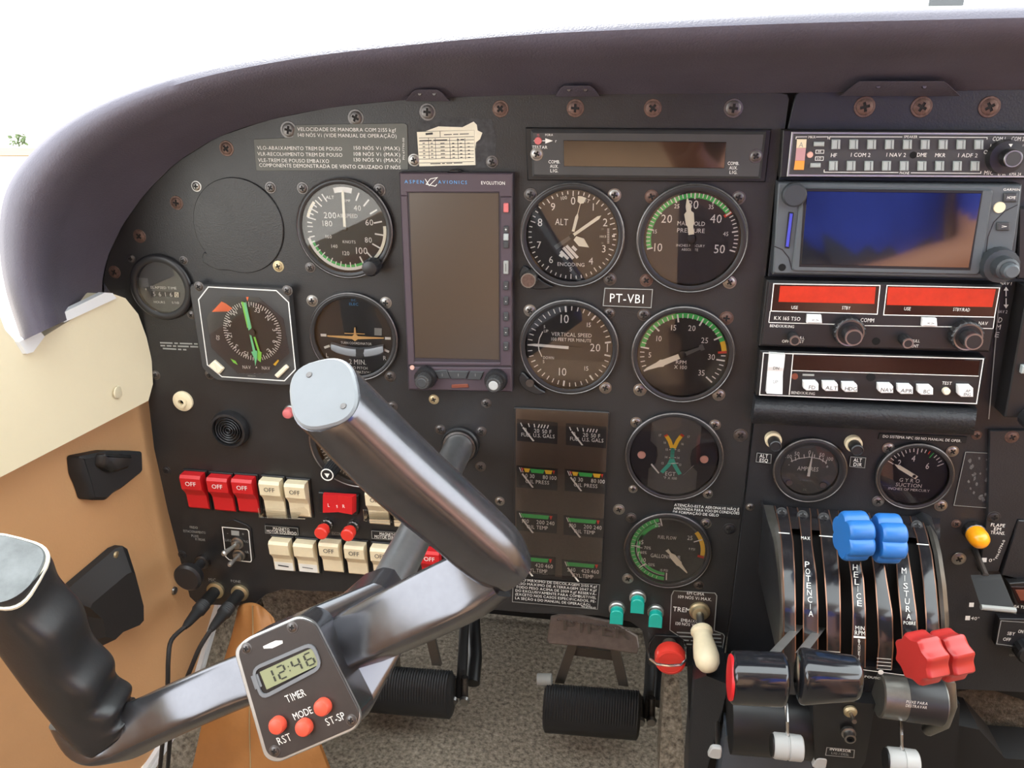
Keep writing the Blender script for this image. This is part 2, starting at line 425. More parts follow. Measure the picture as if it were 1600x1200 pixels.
xa = CAM+ray(1452, 4)*(39.6/ray(1452, 4).y); xb = CAM+ray(1505, 4)*(39.6/ray(1505, 4).y)
b = MB(); b.prism([(xa.x, 38.9, 3.55), (xb.x, 38.9, 3.55), (xb.x, 38.9, 6), (xa.x, 38.9, 6)], (0, .1, 0), 'btndark'); b.build('window', t_)
# ================================================================== GLARESHIELD
GIN = [(160, 474), (160, 440), (169, 400), (190, 355), (225, 305), (275, 255), (340, 215), (420, 188), (520, 168), (640, 156), (800, 149), (1000, 147), (1240, 145), (1420, 143), (1620, 140), (1900, 138)]
GOUT = [(34, 533), (9, 455), (-1, 385), (4, 315), (30, 262), (85, 205), (170, 155), (285, 115), (420, 86), (560, 66), (800, 42), (1010, 30), (1250, 20), (1430, 15), (1640, 10), (1980, 4)]
def cat(P, t):
    i = min(int(t), len(P)-2); f = t-i
    p = [Vector(P[max(0, min(len(P)-1, k))]) for k in (i-1, i, i+1, i+2)]
    return .5*((2*p[1])+(p[2]-p[0])*f+(2*p[0]-5*p[1]+4*p[2]-p[3])*f*f+(3*p[1]-p[0]-3*p[2]+p[3])*f**3)
GS = [(0, .0012), (.12, .016), (.25, .034), (.38, .054), (.47, .068), (.51, .076), (.56, .084), (.65, .094), (.76, .101), (.87, .103), (.95, .099), (1.0, .092)]
def gsp(t, s, dd=0.0):
    i = cat(GIN, t); o = cat(GOUT, t)
    for k in range(len(GS)-1):
        if s <= GS[k+1][0]: break
    f = (s-GS[k][0])/(GS[k+1][0]-GS[k][0]); d = GS[k][1]*(1-f)+GS[k+1][1]*f
    p = i*(1-s)+o*s; return W(p.x, p.y, d+dd)
b = MB(); rows = []
for k in range(91):
    t = 15*k/90; row = [gsp(t, s) for s, d in GS]
    e = row[-1]; out = (row[-1]-row[0]); out.y = 0; out.normalize()
    row += [e+out*.0004+Vector((0, .010, 0)), e-out*.001+Vector((0, .03, 0)), e-out*.004+Vector((0, .08, 0)), e-out*.010+Vector((0, .22, 0)), e-out*.02+Vector((0, .44, 0))]
    back = row[0]; row += [Vector((e.x-out.x*.03, .44, e.z-out.z*.03)), back+out*.006+Vector((0, .012, 0))]
    rows.append(row)
b.grid(rows, 'shield'); b.poly(rows[0], 'shield')
g = b.build('glareshield', None, Vector((0, 0, W(800, 149).z)), ang=1.2)
gs = thing('glareshield', 'dark padded vinyl glareshield hood curving over the top of the panel', 'glareshield', g.location)
g.parent = gs; g.location = (0, 0, 0); g.name = 'padded_hood'
for k, (x0, x1, x2, x3) in enumerate([(634, 645, 690, 703), (867, 876, 928, 938), (1312, 1336, 1480, 1500)]):
    yb = [158, 151, 150][k]; yt = [140, 134, 127][k]
    def gp(x, y, dd):
        # nearest hood point with that pixel column
        return W(x, y, .018*(yb-y)/18+dd)
    b = MB(); b.prism([gp(x0, yb, .004), gp(x1, yt+4, .006), gp(x1+6, yt, .007), gp(x2-6, yt, .007), gp(x2, yt+4, .006), gp(x3, yb, .004)], (0, -.0018, 0), 'shield', .0005)
    for sx in ((x1*3+x2)/4, (x1+x2*3)/4):
        b.lathe(gp(sx, (yt*2+yb)/3, .0066), [(.0018, 0), (.0014, .0012)], 'darksteel', 10)
    b.build('mounting_tab', gs)

# ================================================================== INSTRUMENT PANEL
PO = W(800, 955)
PANEL = [(160, 440), (169, 398), (190, 353), (225, 303), (275, 253), (340, 213), (420, 186), (520, 166), (640, 154), (800, 147), (1000, 145), (1218, 144), (1230, 147), (1233, 155),
         (1226, 205), (1212, 290), (1196, 440), (1175, 660), (1160, 800), (1142, 950), (1129, 1044), (1014, 1040), (1003, 985), (985, 972), (936, 962), (825, 958), (750, 951), (640, 938), (560, 925), (485, 924), (441, 921), (416, 929), (394, 947), (309, 945), (296, 933), (262, 800), (240, 700), (226, 580), (200, 500)]
ip = thing('instrument_panel', 'black painted metal panel that carries the flight gauges and switches', 'instrument panel', PO)
b = MB(); b.prism([p+Vector((0, .004, 0)) for p in Q(PANEL)], (0, -.004, 0), 'panel', .0006); b.build('panel_plate', ip)
rp = thing('avionics_console', 'black centre panel behind the radio stack and the ammeter', 'instrument panel', W(1350, 1000))
RPAN = [(1240, 160), (1244, 148), (1252, 141), (1420, 138), (1700, 134), (1690, 700), (1660, 1085), (1340, 1070), (1131, 1048), (1144, 950), (1162, 800), (1178, 660), (1199, 440), (1215, 290), (1230, 205)]
b = MB(); b.prism([p+Vector((0, .005, 0)) for p in Q(RPAN, -.0005)], (0, -.005, 0), 'panel2', .0006); b.build('panel_plate', rp)
# cross-head screw, one mesh per finish
def screw_mesh(m, slot='screwslot'):
    b = MB(); r = .0052; cw = .0009; cl = .0030
    cr = [(cw, cl), (cw, cw), (cl, cw), (cl, -cw), (cw, -cw), (cw, -cl), (-cw, -cl), (-cw, -cw), (-cl, -cw), (-cl, cw), (-cw, cw), (-cw, cl)]
    P = lambda x, z, d: Vector((x, -d, z))
    c0 = [P(x, z, .0017) for x, z in cr]; c1 = [P(x*.9, z*.9, .0009) for x, z in cr]
    ci = []; rows = []
    for x, z in cr:
        a = math.atan2(z, x); ci.append(a)
    rows.append(c1); rows.append(c0)
    for rr, d in ((.0040, .0016), (r, .0009), (r*1.02, 0)): rows.append([P(rr*math.cos(a), rr*math.sin(a), d) for a in ci])
    b.grid(rows[1:], m, closed=True); b.grid(rows[:2], slot, closed=True); b.poly(c1, slot)
    n = 20; b.grid([[P(q*math.cos(2*math.pi*i/n), q*math.sin(2*math.pi*i/n), d) for i in range(n)] for q, d in ((r*1.0, .0006), (r*1.25, .0005), (r*1.3, 0))], m, closed=True)
    o = b.build('screw', None, Vector((0, 0, 0))); me = o.data; bpy.data.objects.remove(o); return me
SCM = {k: screw_mesh(m) for k, m in dict(d='darksteel', r='rust', s='steel', b='bezel', y='brass').items()}
def screw(parent, x, y, k='d', sc=1.0, d=0.0, name='screw'):
    o = bpy.data.objects.new(name, SCM[k]); COL.objects.link(o); o.parent = parent
    o.location = W(x, y, d)-parent_origin(parent); o.scale = (sc, .7, sc); o.rotation_euler = (0, random.uniform(0, 1.5), 0)
    return o
for x, y, k, s in [(556, 184, 'd', 1), (451, 203, 'd', 1.05), (354, 232, 'r', .95), (276, 317, 'r', .9), (218, 369, 'r', .9), (179, 425, 'r', .85), (668, 175, 'd', 1), (782, 170, 'r', .95), (899, 169, 'r', 1), (1020, 169, 'r', 1), (1146, 169, 'd', 1.05),
                   (307, 291, 's', .7), (423, 293, 'd', .75), (435, 416, 'y', .75), (205, 404, 'd', .6), (287, 407, 'd', .6), (299, 492, 'd', .6), (473, 294, 'd', .75), (593, 297, 'd', .8), (485, 418, 'd', .7), (488, 470, 's', .8), (603, 473, 's', .8),
                   (647, 250, 's', .75), (769, 253, 'd', .75), (829, 304, 'd', .8), (960, 305, 's', .8), (953, 436, 'd', .8), (1018, 307, 'r', .8), (1154, 309, 'd', .8), (1010, 438, 'r', .8), (1140, 441, 's', .8),
                   (828, 485, 's', .8), (952, 489, 'd', .7), (1006, 492, 'd', .8), (1135, 497, 'r', .85), (946, 606, 's', .8), (1000, 609, 's', .85), (1123, 617, 's', .8), (610, 588, 'd', .8), (613, 635, 'd', .75), (260, 736, 'b', .75), (243, 586, 'd', .7),
                   (678, 624, 'y', .7), (760, 630, 'd', .7), (688, 671, 'd', .75), (752, 674, 'd', .75), (751, 729, 'd', .75), (781, 783, 's', .7), (994, 660, 's', .75), (1117, 664, 's', .75), (989, 764, 's', .6), (1106, 772, 's', .65), (1157, 680, 'd', .9),
                   (967, 796, 's', .8), (986, 809, 'd', .75), (1103, 818, 's', .75), (1140, 827, 'b', .9), (981, 904, 's', .8), (1092, 914, 'd', .7), (285, 867, 'b', .7)]:
    screw(ip, x, y, k, s)
for x, y, k, s in [(1351, 167, 'r', 1.1), (1440, 167, 'r', 1.1), (1546, 167, 'r', 1.1), (1388, 700, 's', .75), (1488, 705, 's', .75), (1372, 783, 's', .75), (1470, 790, 's', .8), (1526, 680, 'r', .6), (1494, 818, 'r', .6), (1498, 873, 's', .9), (1172, 792, 's', .55)]:
    screw(rp, x, y, k, s)
# ================================================================== GAUGES
b = MB(); b.prism(Q([(1205, 132), (1262, 132), (1185, 640), (1160, 640)], -.006), (0, .004, 0), 'void'); b.build('joint_light_block', rp)  # dark sheet added to stop sky light leaking through the panel gap
class Gauge:
    def __init__(s, name, label, cx, cy, R=.0415, ri=.875, dial='dial', bez='bezel', hi=.0048, lip=None, cat='gauge', dd=.0008):
        s.c = W(cx, cy, .003); s.R = R; s.r = R*ri; s.d = dd
        s.t = thing(name, label, cat, (s.c.x, 0, s.c.z)); C = Vector((s.c.x, 0, s.c.z)); s.C = C
        b = MB(); b.lathe(C, [(R, 0), (R, hi-.0016), (R-.0008, hi-.0005), (R-.0016, hi), (s.r+.0022, hi), (s.r+.0006, hi-.0006), (s.r, dd+.001), (s.r, dd-.0006)], bez, 64, cap=False); b.build('bezel', s.t)
        if lip: b = MB(); b.lathe(C, [(R-.0012, hi-.0002), (R-.0006, hi+.0002), (R+.0003, hi-.0004), (R+.0003, hi-.0012)], lip, 64, cap=False); b.build('bezel_rim', s.t)
        b = MB(); b.lathe(C, [(s.r, dd-.0006), (s.r, dd)], dial, 64); b.build('dial', s.t)
        s.k = MB(); s.D = dd+.0002
    def P(s, a, r, d=None):
        a = R_(a); return s.C+Vector((math.sin(a)*r*s.r, -(s.D if d is None else d), math.cos(a)*r*s.r))
    def tick(s, a, r0, r1, w=.02, m='printwhite'):
        p, q = s.P(a, r0), s.P(a, r1); n = (q-p).normalized().cross(AD)*(w*s.r/2); s.k.poly([p-n, q-n, q+n, p+n], m)
    def ticks(s, a0, a1, n, r0, r1, w=.02, m='printwhite'):
        for i in range(n+1): s.tick(a0+(a1-a0)*i/n, r0, r1, w, m)
    def arc(s, a0, a1, r0, r1, m):
        n = max(4, int(abs(a1-a0)/5)); L = [s.P(a0+(a1-a0)*i/n, r0)+Vector((0, .00008, 0)) for i in range(n+1)]; U = [s.P(a0+(a1-a0)*i/n, r1)+Vector((0, .00008, 0)) for i in range(n+1)]
        s.k.grid([L, U], m)
    def tx(s, body, x, y, h, m='printwhite', w=None, ang=0): s.k.text(body, x, y, h, s.D, m, w, ang)
    def needle(s, a, pts, m='lume', d=.0022, name='needle', cx=0, cz=0):
        """pts: outline of one half as (radius, half width), mirrored"""
        ar = R_(a); u = Vector((math.sin(ar), 0, math.cos(ar))); v = Vector((math.cos(ar), 0, -math.sin(ar)))
        o = s.C+Vector((0, -d, 0)); L = [o+u*(r*s.r)+v*(w*s.r) for r, w in pts]+[o+u*(r*s.r)-v*(w*s.r) for r, w in pts[::-1] if w > 0]
        b = MB(); b.prism(L, (0, -.0006, 0), m); return b.build(name, s.t, smooth=False)
    def hub(s, r=.07, m='dial', d=.0026): b = MB(); b.lathe(s.C, [(r*s.r, s.d), (r*s.r, d), (r*.7*s.r, d+.0006)], m, 20); b.build('hub', s.t)
    def done(s, glass=True):
        s.k.build('markings', s.t, smooth=False)
        if glass: b = MB(); b.lathe(s.C, [(s.r+.0004, .0037), (s.r+.0004, .0040)], 'glass', 48); b.build('glass', s.t)
        return s.t
TAPER = [(.02, .035), (.5, .035), (.84, .02), (.9, 0)]
# --- altimeter
z = ZM(810, 280, .15)
G = Gauge('altimeter', 'round altimeter dial with three white pointers beside the tall display', 893.5, 369, cat='altimeter', bez='bezel', lip='darksteel')
for i in range(50): G.tick(i*7.2, .86 if i % 5 == 0 else .9, .97, .022)
for ch, x, y, h in [('0', 570, 225, 80), ('1', 780, 290, 75), ('2', 905, 450, 80), ('3', 890, 725, 75), ('4', 755, 852, 72), ('5', 545, 938, 42), ('6', 340, 838, 72), ('7', 215, 685, 72), ('8', 225, 450, 80), ('9', 360, 287, 78)]: G.tx(ch, *z(x, y), h*.15)
G.tx('ALT', *z(450, 445), 10, w=20, ang=.03); G.tx('ENCODING', *z(547, 888), 5.6, w=42); G.tx('100', *z(472, 195), 5.5, ang=-.2); G.tx('FEET', *z(690, 215), 5.5, w=17, ang=.3)
G.tx('1013', *z(880, 597), 3.5, w=10); G.tx('29', *z(875, 520), 2.6, m='printgrey'); G.tx('30', *z(875, 665), 2.6, m='printgrey')
for i in range(9): G.k.line([z(925, 520+18*i), z(947, 520+18*i)], 1.1, G.D, 'printwhite')
G.k.line([z(975, 593), z(1005, 593)], 3, G.D, 'printwhite')
for i in range(40): G.tick(i*9, .498, .505, .08, 'printgrey') if 0 else None
for q in ([(428, 785), (465, 805)], [(440, 752), (520, 830)], [(468, 712), (572, 828)], [(500, 692), (618, 820)], [(562, 700), (604, 742)]): G.k.line([z(*c) for c in q], 4.6, G.D, 'white')
G.needle(13, [(.1, .03), (.42, .035), (.5, .008), (.72, .006), (.75, .07), (.87, .09), (.88, 0)], d=.0016, name='pointer')
G.needle(122, [(.08, .05), (.25, .1), (.45, .0)], d=.0022, name='pointer'); G.needle(53.5, [(-.45, .05), (-.08, .04), (.02, .035)], 'dialgrey', d=.0028, name='counterweight')
G.needle(53.5, [(.03, .032), (.7, .036), (.78, 0)], d=.0028, name='pointer'); G.hub(.06, 'black', .0032)
b = MB(); kc = W(824, 437, .012); 
b.prism(rnd([W(818, 412, .001), W(850, 440, .001), W(868, 448, .001), W(842, 452, .001), W(818, 446, .001), W(810, 428, .001)], .004), (0, -.003, 0), 'bezel', .0008); b.build('knob_lug', G.t)
b = MB(); kc = W(829, 432, 0); b.lathe(kc, [(.0062, 0), (.0062, .003), (.0068, .0035), (.0068, .0135), (.0062, .0145)], 'steel', 36, flute=(0, .05)); b.lathe(kc, [(.0052, .0144), (.0052, .0148)], 'rust', 24); b.build('setting_knob', G.t)
G.done()
# --- manifold pressure
z = ZM(990, 280, .15)
G = Gauge('manifold_pressure_gauge', 'round manifold pressure gauge with green arc along its top, marked 10 to 50', 1081, 374, .0425, ri=.86, dial='dialblue', lip='darksteel')
A0, A1 = -105, 105
va = lambda v: A0+(A1-A0)*(v-10)/40
G.arc(va(10), va(40), .86, .96, 'green'); G.arc(va(39.6), va(40.4), .8, .97, 'red')
for v in range(10, 51): G.tick(va(v), .84 if v % 5 == 0 else .88, .965, .022 if v % 5 else .03)
for ch, x, y, h in [('10', 252, 710, 84), ('15', 222, 545, 40), ('20', 345, 412, 84), ('25', 450, 282, 42), ('30', 622, 265, 88), ('35', 808, 288, 46), ('40', 858, 412, 88), ('45', 960, 570, 42), ('50', 895, 728, 88)]: G.tx(ch, *z(x, y), h*.15)
G.tx('MANIFOLD', *z(600, 462), 6.5, w=43); G.tx('PRESSURE', *z(597, 535), 6.5, w=43); G.tx('INCHES MERCURY', *z(592, 692), 3.8, w=45); G.tx('ABSOLUTE', *z(585, 734), 3.8, w=26)
G.needle(-10.5, [(.1, .06), (.28, .06), (.33, .09), (.55, .1), (.6, .05), (.7, .055), (.86, .015), (.88, 0)]); G.needle(169.5, [(.05, .05), (.3, .035)], 'dialblue', name='counterweight'); G.hub(.09, 'dialblue'); G.done()
# --- vertical speed
z = ZM(810, 465, .1291)
G = Gauge('vertical_speed_indicator', 'round vertical speed indicator with one white needle pointing left', 888.5, 543.5, dial='dialgrey' if 0 else 'dial', cat='gauge', lip='darksteel')
for i in range(10): 
    for sg in (1, -1): G.tick(270+sg*(i*8.4), .86, .97, .022)
for i in range(10, 21):
    for sg in (1, -1): G.tick(270+sg*(84+(i-10)*8.6), .84 if i in (10, 15, 20) else .88, .98, .04 if i in (10, 15, 20) else .022)
G.k.line([z(1078, 560), z(1075, 660)], 1.5, G.D, 'printwhite')
for ch, x, y, h in [('10', 555, 258, 100), ('15', 850, 330, 52), ('20', 930, 605, 92), ('15', 820, 858, 52), ('10', 530, 898, 92), ('5', 315, 352, 36), ('5', 305, 775, 36)]: G.tx(ch, *z(x, y), h*.1291)
G.tx('UP', *z(335, 405), 4.4); G.tx('DOWN', *z(365, 728), 4.4, w=16.5); G.tx('VERTICAL SPEED', *z(642, 450), 5.8, w=63); G.tx('100 FEET PER MINUTE', *z(637, 512), 5, w=63)
G.k.line([z(295, 410), z(255, 490), z(240, 565), z(250, 640), z(285, 715)], 1.5, G.D, 'printwhite')
G.needle(-88, [(.0, .035), (.8, .03), (.97, 0)], 'white'); G.needle(92, [(.0, .03), (.3, .03)], 'dial', name='counterweight'); G.done()
b = MB(); b.prism(rnd([W(816, 578, .001), W(842, 606, .001), W(856, 612, .001), W(840, 616, .001), W(818, 606, .001), W(809, 590, .001)], .004), (0, -.003, 0), 'bezel', .0008); b.lathe(W(828, 598, .004), [(.004, 0), (.0036, .0012)], 'darksteel', 14); b.build('setting_lug', G.t)
# --- tachometer
z = ZM(980, 470, .1416)
G = Gauge('tachometer', 'round RPM tachometer with green arc and short yellow band, below the registration placard', 1066.5, 555, ri=.88, cat='tachometer', lip='darksteel')
va = lambda v: -118+(v/35)*250
G.arc(va(5), va(26), .86, .97, 'green'); G.arc(va(26), va(28), .86, .97, 'yellow'); G.arc(va(28), va(28.5), .78, .97, 'red')
for v in range(0, 36): 
    if v not in (26, 27, 28): G.tick(va(v), .76 if v % 5 == 0 else .85, .95, .035 if v % 5 == 0 else .022)
for ch, x, y, h in [('5', 250, 597, 56), ('10', 348, 417, 58), ('15', 510, 297, 60), ('20', 714, 302, 60), ('25', 855, 437, 60), ('30', 930, 620, 62), ('35', 820, 795, 60)]: G.tx(ch, *z(x, y), h*.1416)
G.tx('RPM', *z(595, 678), 5.6, w=16); G.tx('X 100', *z(588, 733), 5.6, w=20)
G.needle(-116, [(.08, .06), (.45, .07), (.5, .09), (.6, .06), (.85, .03), (.93, 0)]); G.needle(64, [(.05, .05), (.4, .03), (.42, .07), (.5, .07)], 'dialgrey', name='counterweight'); G.hub(.09, 'dial'); G.done()
# --- airspeed
z = ZM(460, 270, .15)
G = Gauge('airspeed_indicator', 'round airspeed indicator whose glass mirrors the bright side window', 538.5, 358, cat='gauge', lip='darksteel')
G.arc(-75, -50, .88, .95, 'lume'); G.arc(85, 150, .9, .97, 'lume'); G.arc(140, 250, .84, .9, 'green'); G.arc(150, 255, .9, .97, 'white')
for a in (25, 42, 60, 78, 98, 118, 138, 155): G.tick(a, .7, .9, .035)
for i in range(14): G.tick(168+i*8, .78 if i % 2 else .82, .92, .025)
for i in range(8): G.tick(278+i*7, .72 if i % 2 else .8, .92, .03)
G.arc(-14, 14, .82, .94, 'printwhite')
for ch, x, y, h in [('40', 655, 368, 55), ('60', 780, 517, 62), ('80', 770, 700, 55), ('100', 697, 812, 68), ('120', 535, 838, 40), ('140', 415, 765, 36), ('160', 355, 665, 36), ('180', 340, 528, 58), ('200', 370, 443, 62)]: G.tx(ch, *z(x, y), h*.15)
G.tx('AIRSPEED', *z(550, 448), 6, w=32); G.tx('KNOTS', *z(570, 720), 4.5, w=20); G.tx('ALT', *z(370, 255), 5); G.tx('TEMP', *z(540, 290), 4)
G.needle(1, [(.0, .03), (.8, .03), (.88, 0)], 'lume'); G.hub(.06, 'dial')
b = MB(); kc = W(588, 412, 0); b.lathe(kc, [(.004, 0), (.004, .006), (.0072, .007), (.0075, .016), (.0060, .0185), (.003, .0195)], 'bezel', 32, flute=(0, .06)); b.build('setting_knob', G.t); G.done()
# --- turn coordinator
z = ZM(180, 420, .3)
G = Gauge('turn_coordinator', 'round turn coordinator with orange aeroplane silhouette and white ball tube', 552.5, 527, .040, cat='gauge', lip='darksteel')
for x, y in [(1085, 345), (1420, 362)]: G.k.line([z(x-15, y), z(x+15, y+1)], 4, G.D, 'printwhite')
for x, y, e in [(1103, 408, -8), (1412, 424, 10)]: G.k.line([z(x-14, y-e*.4), z(x+14, y+e*.9)], 3.6, G.D, 'printwhite')
G.tx('D.C.', *z(1242, 163), 3, 'blueprint'); G.tx('ELEC', *z(1242, 184), 4, 'blueprint', w=14); G.tx('TURN COORDINATOR', *z(1255, 388), 3.6, w=48)
G.tx('2 MIN.', *z(1262, 485), 7.5, w=26); G.tx('R', *z(1404, 465), 6.5); G.tx('L', *z(1105, 450), 6.5); G.tx('NO PITCH', *z(1270, 516), 4, w=26); G.tx('INFORMATION', *z(1265, 538), 4, w=38)
G.k.poly(Q([z(1350, 308), z(1388, 310), z(1388, 348), z(1350, 346)], G.D), 'printgrey')
pl = MB()
for pts in ([z(1105, 346), z(1235, 350), z(1250, 336), z(1265, 350), z(1400, 358), z(1400, 363), z(1265, 366), z(1250, 376), z(1235, 366), z(1105, 352)], [z(1246, 305), z(1252, 305), z(1255, 340), z(1243, 340)], [z(1195, 333), z(1300, 337), z(1300, 341), z(1195, 338)]):
    pl.prism(Q(pts, .0016), (0, -.0005, 0), 'amber' if 0 else 'orange_soft')
mat('orange_soft', (238, 190, 120), .5); pl.build('aeroplane_symbol', G.t, smooth=False)
tb = MB(); n = 12; rows = []
for i in range(n+1):
    f = i/n; x = 1128+(1400-1128)*f; yc = 403+12*f+26*(1-(2*f-1)**2); c = W(*z(x, yc), .0018); r = .0052*(.85 if i in (0, n) else 1)
    rows.append([c+Vector((0, -.7*r*math.cos(k*math.pi/4), r*math.sin(k*math.pi/4)))*.9 for k in range(8)])
tb.grid(rows, 'capgrey', closed=True, caps=True); tb.build('ball_tube', G.t)
bb = MB(); bb.prism(Q([z(1254, 412), z(1296, 414), z(1297, 458), z(1254, 456)], .0040), (0, -.0012, 0), 'dial', .0006); bb.build('ball', G.t)
G.done()
# --- hour meter
z = ZM(160, 140, .3)
G = Gauge('hour_meter', 'small round elapsed time hour meter with number drums at the far edge', 251.5, 449.5, .0298, ri=.76, dial='dialgrey', cat='hour meter')
G.tx('ELAPSED TIME', *z(318, 1032), 3.8, w=40); G.tx('HOURS', *z(297, 1107), 3.6, w=17); G.tx('1/10', *z(380, 1110), 3.6, w=11)
G.k.poly(Q([z(255, 1048), z(405, 1055), z(405, 1082), z(255, 1076)], G.D), 'dial')
for i, ch in enumerate('56160'):
    x = 270+29*i; G.k.text(ch, *z(x, 1064+1.4*i), 6.5, G.D+.0002, 'white' if i < 4 else 'dial')
    if i == 4: G.k.poly(Q([z(x-11, 1055), z(x+11, 1056), z(x+11, 1082), z(x-11, 1081)], G.D+.0001), 'paper')
G.done()
# --- EGT
z = ZM(780, 600, .25)
G = Gauge('exhaust_temperature_gauge', 'round double EGT gauge with X-shaped coloured scale and two pink lamps', 1053, 714, .0415, ri=.9, dial='dialgrey', cat='gauge', lip='darksteel')
for sg in (-1, 1):
    a = [52, 66, 90, 114, 128]; pts = [G.P(sg*x, 1.0, .0016) for x in (34, 45, 60, 75, 90, 105, 120, 135, 146)]
    xx = .56*sg*G.r; pts += [G.C+Vector((xx, -.0016, -.8*G.r*0-.82*G.r)), G.C+Vector((xx, -.0016, -.35*G.r)), G.C+Vector((xx*.72, -.0016, -.2*G.r)), G.C+Vector((xx*.66, -.0016, 0)), G.C+Vector((xx*.72, -.0016, .2*G.r)), G.C+Vector((xx, -.0016, .35*G.r)), G.C+Vector((xx, -.0016, .82*G.r))]
    m = MB(); m.prism(pts, (0, -.0006, 0), 'dialblue'); m.build('side_mask', G.t)
for i, (x, y) in enumerate([(890, 442), (1281, 470)]):
    m = MB(); m.lathe(W(*z(x, y), .0022), [(.0036, 0), (.0034, .001), (.0022, .0014)], 'lamp_pink', 20); m.build('lamp', G.t)
def strip(pts, w, m): G.k.line([z(*p) for p in pts], w, G.D, m)
strip([(1015, 553), (1060, 505), (1078, 470)], 6, 'tealmark'); strip([(1130, 565), (1095, 505), (1082, 470)], 6, 'tealmark'); strip([(1080, 475), (1085, 400)], 6, 'tealmark')
strip([(1080, 400), (1065, 355), (1046, 325)], 6, 'yellow'); strip([(1092, 402), (1115, 355), (1140, 322)], 6, 'yellow')
strip([(1048, 330), (1040, 318)], 6, 'red'); strip([(1138, 328), (1148, 316)], 6, 'red')
for i, (x, y) in enumerate([(1085, 410), (1083, 460), (1075, 498), (1098, 495)]): strip([(x-22, y), (x+22, y)], 1.2, 'printwhite')
for i in range(16): strip([(1072, 470-4.4*i), (1096, 470-4.4*i)], .6, 'dialgrey')
for s_, x, y in [('17', 1005, 320), ('17', 1183, 330), ('16', 1035, 366), ('16', 1145, 375), ('15', 1047, 410), ('15', 1122, 415), ('14', 1043, 457), ('14', 1118, 462), ('13', 1020, 495), ('13', 1130, 505)]: G.tx(s_, *z(x, y), 3.6)
G.tx('EGT', *z(1070, 562), 6.2, w=16); G.tx('°F X 100', *z(1068, 588), 3.8, w=21)
G.done()
for i, p in enumerate([[(950, 500), (998, 556)], [(1212, 512), (1152, 566)]]):
    m = MB(); m.prism([W(*z(p[0][0]-3, p[0][1]+3), .003), W(*z(p[0][0]+4, p[0][1]-4), .003), W(*z(p[1][0]+3, p[1][1]-2), .003), W(*z(p[1][0]-3, p[1][1]+3), .003)], (0, -.0005, 0), 'white'); m.build('needle', G.t)
# --- fuel flow
G = Gauge('fuel_flow_gauge', 'round fuel flow gauge with wide green arc on its left side', 1043, 860.5, .0390, ri=.88, cat='gauge', lip='darksteel')
G.arc(-178, -18, .86, .97, 'green'); G.arc(-178, -60, .72, .8, 'green') ; G.arc(-78, -22, .72, .84, 'green'); G.arc(-178, -18, .805, .815, 'printwhite'); G.arc(-18, 50, .9, .95, 'dialgrey')
G.arc(50, 98, .86, .97, 'yellow'); G.arc(96, 101, .8, .97, 'red')
for a in (-15, -88, -132, 66, 178): G.tick(a, .72, .95, .03)
for i in range(20): G.tick(-25-7.4*i, .87, .96, .012)
for s_, x, y, h in [('20', 990, 880, 26), ('25', 1192, 962, 26), ('15', 888, 988, 26), ('10', 902, 1100, 26), ('70%', 927, 1024, 18), ('60%', 902, 1053, 17), ('50%', 952, 1130, 18), ('15 PSI', 1030, 1165, 15), ('9 PSI', 1205, 1032, 14)]: G.tx(s_, *z(x, y), h*.25)
G.tx('FUEL FLOW', *z(1050, 960), 5, w=29); G.tx('GALLON/HOUR', *z(1040, 1078), 5.8, w=47)
G.k.line([z(865, 1010), z(866, 1022), z(895, 1024)], 1, G.D, 'printwhite'); G.k.line([z(868, 1075), z(870, 1050), z(880, 1050)], 1, G.D, 'printwhite'); G.k.line([z(900, 1135), z(925, 1128)], 1, G.D, 'printwhite')
G.needle(139, [(-.02, .05), (.12, .03), (.22, .08), (.5, .08), (.56, .05), (.84, .015), (.86, 0)], 'lume'); G.done()
# --- ammeter and suction
z = ZM(1160, 660, .275)
G = Gauge('ammeter', 'small round grey ammeter with upright white needle under the radio stack', 1265, 735, .0298, ri=.78, dial='dialgrey', cat='ammeter', lip='darksteel')
G.k.line([z(275, 222), z(320, 205), z(380, 197), z(440, 207), z(480, 232)], 1.2, G.D, 'printwhite')
for x, y in [(278, 215), (320, 198), (380, 190), (440, 200), (478, 226), (300, 207), (350, 194), (410, 194), (460, 214)]: G.k.line([z(x, y-12), z(x+(380-x)*.05, y+10)], 1.2, G.D, 'printwhite')
for s_, x, y, h in [('100', 262, 193, 20), ('50', 310, 178, 22), ('0', 382, 170, 22), ('50', 452, 185, 22), ('100', 497, 208, 20)]: G.tx(s_, *z(x, y), h*.275)
G.tx('AMPERES', *z(372, 264), 6.4, w=33); G.tx('-', *z(265, 238), 5); G.tx('+', *z(482, 252), 6); G.tx('D', *z(310, 303), 4, 'ink'); G.tx('DC', *z(355, 382), 3, 'printgrey')
G.needle(2, [(-.25, .05), (.3, .03), (.55, .015), (.75, 0)], 'white')
for x, y in [(265, 342), (458, 355)]: m = MB(); m.lathe(W(*z(x, y), .001), [(.003, 0), (.0026, .0008)], 'steel', 14); m.build('dial_screw', G.t)
G.done()
G = Gauge('suction_gauge', 'small round gyro suction gauge numbered 2 4 6, with pale pointer', 1428.5, 744.5, .0303, ri=.87, dial='dialblue', cat='gauge', lip='darksteel')
for i in range(17): G.tick(-62+i*7.6, .74 if i % 4 == 0 else .82, .94, .028, 'printwhite' if i not in (11, 12) else ('green' if i == 12 else 'red'))
for s_, x, y, h in [('2', 892, 230, 34), ('4', 972, 205, 34), ('6', 1052, 248, 34)]: G.tx(s_, *z(x, y), h*.275)
G.tx('G Y R O', *z(950, 330), 5.6, w=32); G.tx('SUCTION', *z(945, 357), 5.6, w=41); G.tx('INCHES OF MERCURY', *z(945, 382), 3.8, w=66)
